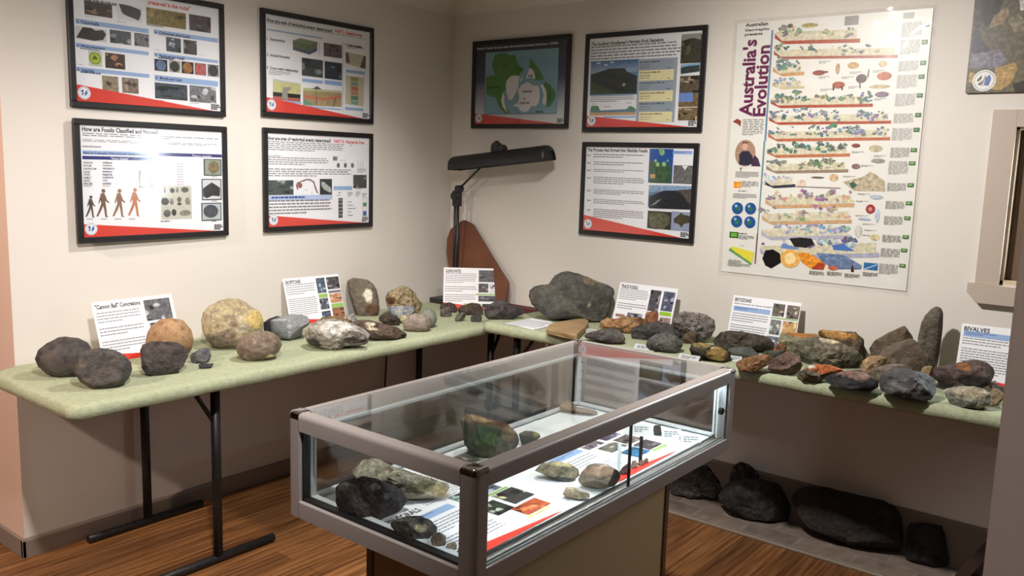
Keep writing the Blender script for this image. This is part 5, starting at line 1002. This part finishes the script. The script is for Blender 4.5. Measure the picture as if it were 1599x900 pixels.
rock('small flat green-grey stone behind the red-brown rock', 'F', [(735, 602), (760, 578), (850, 568), (950, 575), (920, 604), (830, 620), (760, 616)], ZR, [(84, 86, 74), (98, 98, 84)], .8, .75, .04, 3, .4, name='flat_stone', group=GRR, cat='stone', at=('y', -.34))
rock('orange-brown wedge rock at the front edge by the case corner', 'F', [(525, 668), (600, 630), (720, 608), (820, 603), (826, 640), (800, 682), (670, 752), (560, 742), (532, 702)], ZR, [(146, 98, 54), (166, 116, 66), (104, 74, 48)], .8, .6, .06, 6, .6, sub=5, name='wedge_rock', group=GRR)
rock('red-brown mound-shaped rock at the front edge', 'F', [(790, 722), (800, 660), (860, 620), (920, 590), (960, 570), (1010, 585), (1050, 630), (1075, 690), (1060, 742), (1000, 777), (900, 777), (830, 757)], ZR, [(116, 88, 76), (138, 108, 92), (94, 72, 64)], .8, .75, .07, 6, .7, sub=5, name='mound_rock', group=GRR)
rock('huge grey layered rock filling the middle of the right table', 'H', [(590, 270), (660, 210), (760, 165), (900, 160), (1050, 190), (1160, 240), (1230, 290), (1292, 340), (1280, 390), (1240, 452), (1110, 462), (1060, 440), (900, 425), (830, 420), (760, 435), (712, 405), (650, 340)], ZR, [(128, 120, 100), (152, 142, 118), (96, 88, 76)], .8, .6, .12, 8, .9, patches=((1170, 410, 95, 40, (74, 64, 54)), (760, 380, 60, 60, (82, 80, 68)), (1000, 190, 110, 24, (196, 184, 154))), sub=5, name='layered_rock', group=GRR, at=('y', -.24))
rock('pale greenish rock with orange rim behind the huge layered rock', 'H', [(505, 190), (530, 115), (620, 120), (700, 125), (850, 125), (900, 150), (860, 220), (680, 270), (600, 290), (540, 250)], ZR, [(158, 152, 116), (172, 166, 130), (140, 132, 100)], .7, .6, .08, 5, .7, patches=((720, 140, 150, 18, (178, 120, 66)),), name='pale_rock', group=GRR, at=('y', -.155))
rock('tan-topped dark rock at the back right of the huge layered rock', 'H', [(850, 130), (900, 88), (1000, 95), (1130, 110), (1220, 110), (1255, 150), (1300, 180), (1295, 240), (1332, 250), (1328, 350), (1250, 330), (1100, 260), (960, 200)], ZR, [(104, 90, 68), (122, 104, 76), (78, 68, 54)], .6, .5, .07, 5, .7, patches=((1030, 130, 200, 30, (186, 142, 84)),), name='tan_topped_rock', group=GRR, at=('y', -.13))
rock('tiny rusty chip at the right foot of the bryozoans card', 'H', [(480, 235), (520, 195), (585, 245), (550, 275), (485, 262)], ZR, [(156, 104, 62), (120, 84, 56)], .8, .6, .06, 4, .6, name='rock_chip', group=GRR, at=('y', -.27))
rock('grey-green rock with bright orange crusted top at the front edge', 'H', [(665, 500), (740, 455), (790, 425), (860, 410), (950, 413), (1050, 438), (1112, 468), (1080, 510), (960, 530), (900, 565), (800, 580), (740, 567), (670, 530)], ZR, [(130, 122, 98), (150, 140, 112), (100, 92, 76)], .8, .65, .08, 6, .8, patches=((940, 450, 170, 42, (190, 108, 66)), (810, 430, 40, 16, (220, 210, 190))), sub=5, name='orange_topped_rock', group=GRR)
rock('black flat rock with pinkish top between orange-topped and oval rocks', 'H', [(930, 530), (1000, 500), (1100, 475), (1250, 460), (1340, 490), (1380, 540), (1432, 560), (1432, 620), (1370, 657), (1200, 652), (1010, 612), (940, 565)], ZR, [(54, 52, 56), (68, 66, 68), (42, 40, 44)], .8, .55, .05, 6, .5, patches=((1220, 505, 140, 34, (138, 112, 100)),), sub=5, name='flat_rock', group=GRR)
rock('tan lumpy rock under the leaning brown slabs', 'H', [(1255, 450), (1290, 370), (1350, 335), (1450, 330), (1530, 360), (1535, 410), (1450, 440), (1370, 480), (1300, 490)], ZR, [(172, 136, 90), (190, 156, 108), (140, 110, 74)], .8, .75, .09, 4, .8, name='lumpy_rock', group=GRR, at=('y', -.33))
rock('grey flat rock half hidden behind the black oval rock', 'G', [(265, 560), (300, 518), (400, 488), (500, 492), (560, 520), (520, 560), (430, 600), (350, 620), (300, 595)], ZR, [(122, 108, 94), (140, 124, 108)], .8, .65, .05, 4, .6, name='flat_rock', group=GRR, at=('y', -.37))
rock('tilted brown slab with square end leaning left of the fan slab', 'G', [(255, 365), (300, 320), (400, 265), (505, 220), (545, 270), (592, 332), (560, 400), (400, 440), (320, 460), (285, 430)], ZR, [(124, 106, 84), (140, 120, 96), (104, 88, 70)], .3, .35, .03, 3, .4, name='brown_slab', group=GRR, at=('y', -.12), sub=5)
rock('fan-shaped brown slab below the standing finger stone', 'G', [(315, 440), (340, 380), (430, 345), (550, 308), (585, 325), (650, 410), (712, 465), (690, 500), (640, 525), (560, 545), (480, 545), (380, 520)], ZR, [(118, 102, 84), (134, 116, 96), (98, 84, 68)], .35, .45, .04, 4, .5, name='fan_slab', group=GRR, at=('y', -.24), sub=5)
rock('tall finger-shaped grey stone standing upright', 'G', [(598, 360), (600, 300), (625, 200), (650, 150), (690, 105), (730, 83), (765, 95), (778, 130), (776, 220), (765, 330), (745, 430), (730, 500), (690, 500), (640, 430)], ZR, [(106, 98, 84), (120, 110, 94), (92, 84, 72)], .5, .6, .03, 4, .5, patches=((755, 260, 14, 170, (66, 54, 46)),), name='standing_stone', group=GRR, cat='stone', at=('y', -.14), sub=5)
rock('black oval rock with ringed fossil face at the front edge', 'G', [(328, 600), (345, 560), (420, 522), (500, 518), (620, 550), (720, 578), (742, 600), (737, 680), (690, 742), (600, 762), (480, 742), (380, 702), (335, 672)], ZR, [(62, 59, 60), (78, 75, 76), (48, 46, 48)], .8, .75, .05, 6, .6, 'shiny', patches=((530, 640, 105, 45, (96, 94, 94)), (540, 630, 70, 26, (84, 82, 82))), sub=5, name='oval_rock', group=GRR)
rock('purple-brown flat rock with dark broken front near the bivalves card', 'G', [(620, 548), (700, 520), (850, 490), (930, 468), (1010, 463), (1080, 478), (1130, 510), (1142, 560), (1110, 642), (1050, 657), (940, 642), (850, 652), (745, 672), (735, 610), (680, 575)], ZR, [(102, 82, 78), (118, 96, 88), (84, 66, 64)], .8, .6, .06, 6, .6, patches=((1000, 605, 110, 34, (48, 40, 38)), (800, 610, 60, 40, (56, 48, 44)), (920, 510, 40, 22, (150, 100, 64))), sub=5, name='flat_rock', group=GRR, at=('y', -.30))
rock('pale grey-green flat stone at the front right of the table', 'G', [(758, 690), (800, 660), (900, 648), (1000, 648), (1060, 663), (1110, 700), (1112, 770), (1090, 782), (1030, 807), (900, 792), (820, 762), (790, 722)], ZR, [(150, 148, 126), (170, 166, 146), (116, 118, 100)], .8, .55, .05, 5, .7, patches=((980, 690, 90, 28, (190, 176, 150)), (900, 765, 90, 22, (100, 106, 92))), sub=5, name='flat_stone', group=GRR, cat='stone')
rock('tan rounded rock attached beside the pale grey-green flat stone', 'G', [(1105, 690), (1130, 660), (1160, 662), (1200, 700), (1207, 735), (1165, 777), (1120, 785), (1108, 740)], ZR, [(158, 134, 100), (176, 150, 114), (128, 108, 82)], .8, .75, .06, 3, .6, name='tan_rock', group=GRR)
rock('small grey rock at the far right foot of the bivalves card', 'G', [(1165, 612), (1200, 572), (1245, 560), (1290, 600), (1280, 650), (1190, 642)], ZR, [(124, 112, 100), (144, 130, 116)], .8, .8, .06, 3, .6, name='small_rock', group=GRR)
rock('pinkish pebble touching the purple-brown flat rock', 'G', [(1098, 642), (1120, 610), (1145, 605), (1168, 640), (1150, 660), (1110, 660)], ZR, [(168, 142, 126), (184, 160, 142)], .8, .85, .03, 0, .4, name='pebble', group=GRR, cat='stone')
rock('narrow tan chip in front of the finger-shaped stone', 'G', [(620, 525), (650, 505), (705, 503), (700, 530), (650, 545)], ZR, [(170, 136, 88), (190, 160, 110)], .8, .8, .05, 2, .6, name='rock_chip', group=GRR, at=('y', -.34))
rock('whitish stone partly hidden by the door jamb', 'G', [(1200, 745), (1215, 712), (1260, 700), (1330, 720), (1330, 800), (1225, 805)], ZR, [(170, 164, 144), (186, 178, 158)], .8, .8, .04, 3, .5, name='pale_stone', group=GRR, cat='stone')
# --- inside the case
ZD = .7005
rock('large black rock with pale fossil rings in the near end of the case', 'M', [(55, 490), (80, 450), (150, 410), (230, 400), (330, 402), (420, 440), (502, 490), (515, 530), (502, 590), (470, 622), (330, 687), (220, 652), (130, 605), (80, 552)], ZD, [(58, 58, 60), (72, 72, 74), (46, 46, 48)], .5, .55, .09, 7, .7, patches=((140, 450, 30, 24, (116, 112, 104)), (320, 452, 26, 18, (130, 126, 118)), (385, 505, 18, 18, (128, 124, 116)), (300, 545, 18, 12, (104, 102, 98))), sub=5, name='black_rock', group=GS, sink=.03, at=('y', -2.322))
rock('long pale crusted rock behind the large black rock in the case', 'M', [(165, 350), (200, 320), (260, 280), (340, 290), (430, 335), (520, 365), (640, 398), (740, 430), (778, 465), (770, 502), (700, 522), (600, 528), (510, 522), (420, 460), (330, 425), (200, 385)], ZD, [(150, 144, 122), (176, 168, 144), (112, 106, 86)], .7, .7, .09, 4, .9, patches=((580, 455, 110, 34, (100, 96, 74)), (700, 480, 60, 40, (160, 146, 110))), sub=5, name='crusted_rock', group=GS)
rock('flat grey rock bearing a pale bar-shaped fossil at the case front', 'M', [(393, 682), (420, 650), (500, 622), (590, 625), (650, 650), (687, 690), (682, 730), (620, 757), (520, 767), (440, 732)], ZD, [(98, 98, 94), (114, 112, 106), (82, 80, 78)], .8, .7, .07, 5, .6, patches=((585, 693, 36, 22, (176, 166, 138)),), sub=5, name='flat_rock', group=GS, sink=.03)
rock('grey-brown pebble right of the flat grey rock in the case', 'M', [(645, 762), (655, 725), (700, 717), (736, 740), (737, 790), (700, 822), (660, 807)], ZD, [(126, 112, 90), (146, 132, 108), (100, 88, 72)], .9, .85, .05, 2, .6, name='pebble', group=GS, cat='stone', sink=.03)
rock('small tan pebble beside the aluminium corner post of the case', 'M', [(733, 812), (745, 785), (790, 770), (802, 800), (782, 837), (740, 834)], ZD, [(164, 146, 118), (182, 164, 134)], .9, .85, .05, 2, .6, name='pebble', group=GS, cat='stone', sink=.03)
rock('tiny pale pebble half behind the corner post of the case', 'M', [(792, 845), (806, 820), (835, 815), (850, 845), (825, 870)], ZD, [(170, 156, 128), (186, 172, 146)], .9, .85, .04, 2, .5, name='pebble', group=GS, cat='stone', sink=.03)
rock('green mossy square-cut rock standing in the middle of the case', 'J', [(65, 470), (80, 440), (110, 438), (170, 455), (250, 480), (320, 495), (370, 540), (388, 590), (385, 625), (330, 655), (260, 672), (180, 677), (110, 657), (82, 600), (78, 540)], ZD, [(78, 84, 66), (104, 96, 76), (60, 66, 54)], .75, .6, .07, 6, .8, patches=((200, 560, 70, 70, (66, 84, 54)), (180, 465, 120, 20, (170, 150, 116)), (320, 540, 40, 40, (130, 108, 80))), sub=5, name='mossy_rock', group=GS, sink=.02)
rock('dark rock with a yellow spot behind the green mossy rock', 'N', [(548, 690), (600, 665), (660, 668), (710, 685), (722, 715), (655, 765), (570, 770)], ZD, [(72, 70, 66), (92, 88, 78), (60, 56, 54)], .8, .7, .08, 4, .7, patches=((690, 690, 24, 18, (150, 150, 50)),), name='dark_rock', group=GS, sink=.02)
rock('long tan lumpy rock at the back end of the case', 'J', [(598, 402), (615, 375), (650, 367), (680, 383), (700, 402), (760, 412), (820, 430), (800, 447), (700, 430), (620, 415)], ZD, [(164, 136, 96), (140, 120, 92), (110, 98, 80)], .9, .8, .06, 3, .7, name='lumpy_rock', group=GS)
rock('pale cylindrical fossil lying on a dark matrix slab in the case', 'K', [(470, 262), (510, 220), (600, 210), (660, 225), (707, 255), (712, 290), (670, 322), (600, 312), (520, 285)], ZD, [(130, 120, 92), (152, 140, 110), (90, 86, 74)], .8, .65, .07, 4, .8, patches=((610, 226, 60, 14, (196, 180, 140)), (680, 262, 22, 18, (150, 142, 118)), (580, 305, 110, 10, (52, 56, 58))), sub=5, name='fossil_slab', group=GS)
rock('smooth brown stone with a flat-cut face in the middle of the case', 'K', [(698, 312), (720, 270), (755, 230), (800, 221), (870, 230), (925, 265), (947, 302), (900, 347), (800, 367), (730, 352)], ZD, [(116, 102, 84), (130, 114, 94), (98, 88, 72)], .8, .7, .03, 4, .4, 'rockfine', patches=((830, 262, 90, 26, (136, 112, 92)),), sub=5, name='smooth_stone', group=GS, cat='stone', sink=.02)
rock('small knobbed tan fossil in front of the smooth brown stone', 'K', [(620, 387), (640, 352), (680, 350), (725, 368), (772, 387), (766, 412), (720, 420), (640, 407)], ZD, [(166, 146, 112), (184, 164, 128), (128, 112, 86)], .9, .8, .07, 3, .7, name='knobbed_fossil', group=GS, cat='fossil', sink=.03)
rock('dark brown long pebble left of the red stripe in the case', 'O', [(655, 600), (690, 550), (740, 515), (765, 530), (740, 590), (690, 630), (660, 635)], ZD, [(96, 74, 66), (112, 88, 78)], .9, .85, .05, 2, .5, name='pebble', group=GS, cat='stone')
rock('middle brown pebble of the row behind the sliding glass joint', 'O', [(765, 545), (780, 495), (810, 483), (836, 510), (832, 555), (780, 575)], ZD, [(128, 104, 86), (144, 118, 98)], .9, .85, .04, 2, .5, name='pebble', group=GS, cat='stone')
rock('reddish pebble at the foot of the black standing strip', 'O', [(838, 520), (860, 485), (888, 480), (905, 510), (880, 545), (845, 545)], ZD, [(124, 88, 76), (140, 102, 88)], .9, .85, .04, 2, .5, name='pebble', group=GS, cat='stone')
rock('small brown pebble nearest the blue fossil photo', 'O', [(890, 505), (905, 468), (935, 465), (942, 500), (915, 530)], ZD, [(130, 92, 72), (146, 108, 86)], .9, .85, .04, 2, .5, name='pebble', group=GS, cat='stone')
rock('small dark cubic rock between the folded labels in the case', 'O', [(985, 200), (988, 158), (1010, 148), (1055, 150), (1060, 200), (1055, 238), (990, 238)], ZD, [(72, 72, 64), (88, 86, 76)], .9, .4, .05, 2, .5, name='cubic_rock', group=GS, sink=.02)
rock('tiny grey chip left of the nearest folded label in the case', 'O', [(1250, 270), (1258, 255), (1275, 252), (1280, 280), (1262, 295)], ZD, [(140, 136, 124), (120, 116, 104)], .9, .8, .04, 2, .5, name='rock_chip', group=GS, sink=.02)
# folded labels, standing strips and flat sheets in the case
for (x, y, lb) in ((866, 190, 'folded paper label farthest left in the case, left of the dark cubic rock'), (1155, 235, 'folded paper label in the case, right of the dark cubic rock'), (1338, 286, 'folded paper label nearest the back right post of the case')):
    q = onz(*cpx('O', (x, y)), ZD + .012); tent(q, .62, .062, .030, ZD, lb, .75)
for (px_, py_, pt, colr, lb) in ((650, 600, 345, 'clear', 'clear upright strip standing behind the smooth brown stone'), (858, 530, 285, 'seal', 'dark upright strip standing among the small pebbles')):
    q = onz(*cpx('O', (px_, py_)), ZD); h = .082 if colr == 'clear' else .085
    b = MB(); b.box(-.005, .005, -.0012, .0012, 0.003, h, .0005, 1).box(-.009, .009, -.007, .007, 0, .003, .0008, 1)
    o = b.build('upright_strip', [M['clear'] if colr == 'clear' else M['seal']]); o.location = (q[0], q[1], ZD); o.rotation_euler = (0, 0, .6); tag(o, lb, 'strip', 'small upright strips in the case')
def coral(p):
    cd_common(p, 'HORN CORALS', .34, ((.60, .10, .76, .30, (110, 126, 120), None), (.78, .10, .96, .30, (110, 116, 130), None), (.60, .42, .76, .66, (50, 56, 50), (170, 176, 160)), (.8, .36, 1.0, .62, (60, 60, 60), (196, 196, 150)), (.72, .66, .95, .84, (176, 84, 50), (210, 120, 80))), ((.34, .56), (.62, .88)), ((.58, .32, .76, .38, GN), (.78, .32, .98, .35, GN), (.68, .86, .9, .88, (220, 220, 110))), blue=.18, lw=.54)
def crin(p):
    cd_common(p, 'CRINOIDS', .22, ((.50, .08, .72, .32, (120, 112, 120), None), (.56, .36, .78, .54, (110, 108, 100), None), (.76, .06, .98, .3, (84, 78, 96), None), (.80, .34, 1.0, .54, (104, 90, 88), None), (.80, .58, .99, .78, (70, 66, 68), None), (.60, .6, .78, .8, (50, 110, 150), (30, 60, 90))), ((.36, .56), (.62, .84)), ((.8, .8, .99, .84, GN),), blue=.2, lw=.46)
def third(p): cd_common(p, 'SPONGES', .2, ((.6, .1, .78, .4, (110, 120, 100), None), (.8, .1, .97, .4, (100, 96, 90), None)), ((.2, .5), (.55, .85)), (), band=False)
# sheets lie flat with their lower edge towards the sliding glass (+x)
def sheet_at(bl, br, w_, h_, lb, dr, z=ZD):
    bl, br = np.array(bl), np.array(br); u = (br - bl) / np.linalg.norm(br - bl); up = np.array([-u[1], u[0]])
    B = bl + u * w_; A = bl + up * h_; Cc = B + up * h_
    flat_sheet([A, Cc, B, bl], z, 'information_sheet', lb, 'sheet', dr, .001, 'information sheets lying in the case')
sheet_at((2.222, -2.366), (2.214, -1.95), .42, .297, 'white sheet titled HORN CORALS flat at the near end of the case', coral)
sheet_at((2.216, -1.765), (2.208, -1.345), .42, .297, 'white sheet with blue bar and red stripe behind the glass joint of the case', crin)
sheet_at((1.99, -2.2), (1.98, -1.8), .40, .25, 'white sheet under the green mossy rock in the case', third, ZD - .0003)

# ------------------------------------------------------------------ pavers and floor rocks
b = MB(); b.box(1.2, 3.19, -.285, -.016, 0.0005, .006); o = b.build('brick_paving', M['brick']); struct(o); recenter(o)
b = MB(); b.box(1.2, 3.19, -.297, -.286, 0.0005, .012, .002, 1); o = b.build('trim_3', M['edge']); struct(o); recenter(o)
ZF = .0065
rock('heap-like rough grey rock on the pavers nearest the showcase pedestal', 'L', [(45, 350), (60, 300), (130, 260), (220, 240), (272, 290), (280, 345), (240, 388), (130, 392), (60, 375)], ZF, [(70, 66, 58), (88, 82, 70), (54, 50, 46)], .7, .7, .12, 5, .8, name='rubble_rock', group=GF, sub=5)
rock('big dark angular rock on the pavers left of the long slab', 'L', [(245, 380), (278, 330), (350, 300), (450, 305), (520, 328), (560, 360), (570, 400), (565, 482), (500, 490), (380, 482), (338, 460), (280, 420)], ZF, [(58, 54, 52), (70, 66, 62), (46, 42, 42)], .7, .6, .07, 7, .6, name='angular_rock', group=GF, sub=5)
rock('small dark reddish rock perched behind the big angular floor rock', 'L', [(305, 300), (325, 245), (355, 231), (400, 243), (435, 280), (445, 330), (380, 350), (310, 340)], ZF, [(54, 42, 42), (66, 52, 50), (110, 96, 96)], .3, .7, .08, 5, .8, at=('y', -.055), name='perched_rock', group=GF, sub=5)
rock('long dark slab-shaped rock lying on the floor pavers', 'L', [(570, 400), (590, 355), (640, 338), (720, 338), (850, 368), (980, 398), (1040, 430), (1060, 480), (1067, 560), (1052, 632), (980, 638), (850, 602), (720, 552), (600, 492), (575, 450)], ZF, [(56, 50, 46), (68, 60, 54), (44, 40, 38)], .5, .55, .04, 5, .5, name='long_rock', group=GF, sub=5)
rock('squarish black rock at the right end of the floor pavers', 'L', [(1083, 545), (1098, 500), (1140, 496), (1240, 508), (1257, 560), (1262, 640), (1287, 692), (1200, 690), (1078, 655)], ZF, [(48, 46, 48), (58, 56, 58), (40, 38, 40)], .6, .45, .05, 5, .5, name='square_rock', group=GF, sub=5)
b = MB(); b.box(-.02, .02, -.012, .012, 0, .30, .002, 1, mat=Matrix.Rotation(.5, 4, 'Y')); o = b.build('timber_offcut', M['timber']); o.location = (2.80, -.13, .018); tag(o, 'narrow dark timber piece leaning beside the square black floor rock', 'timber')
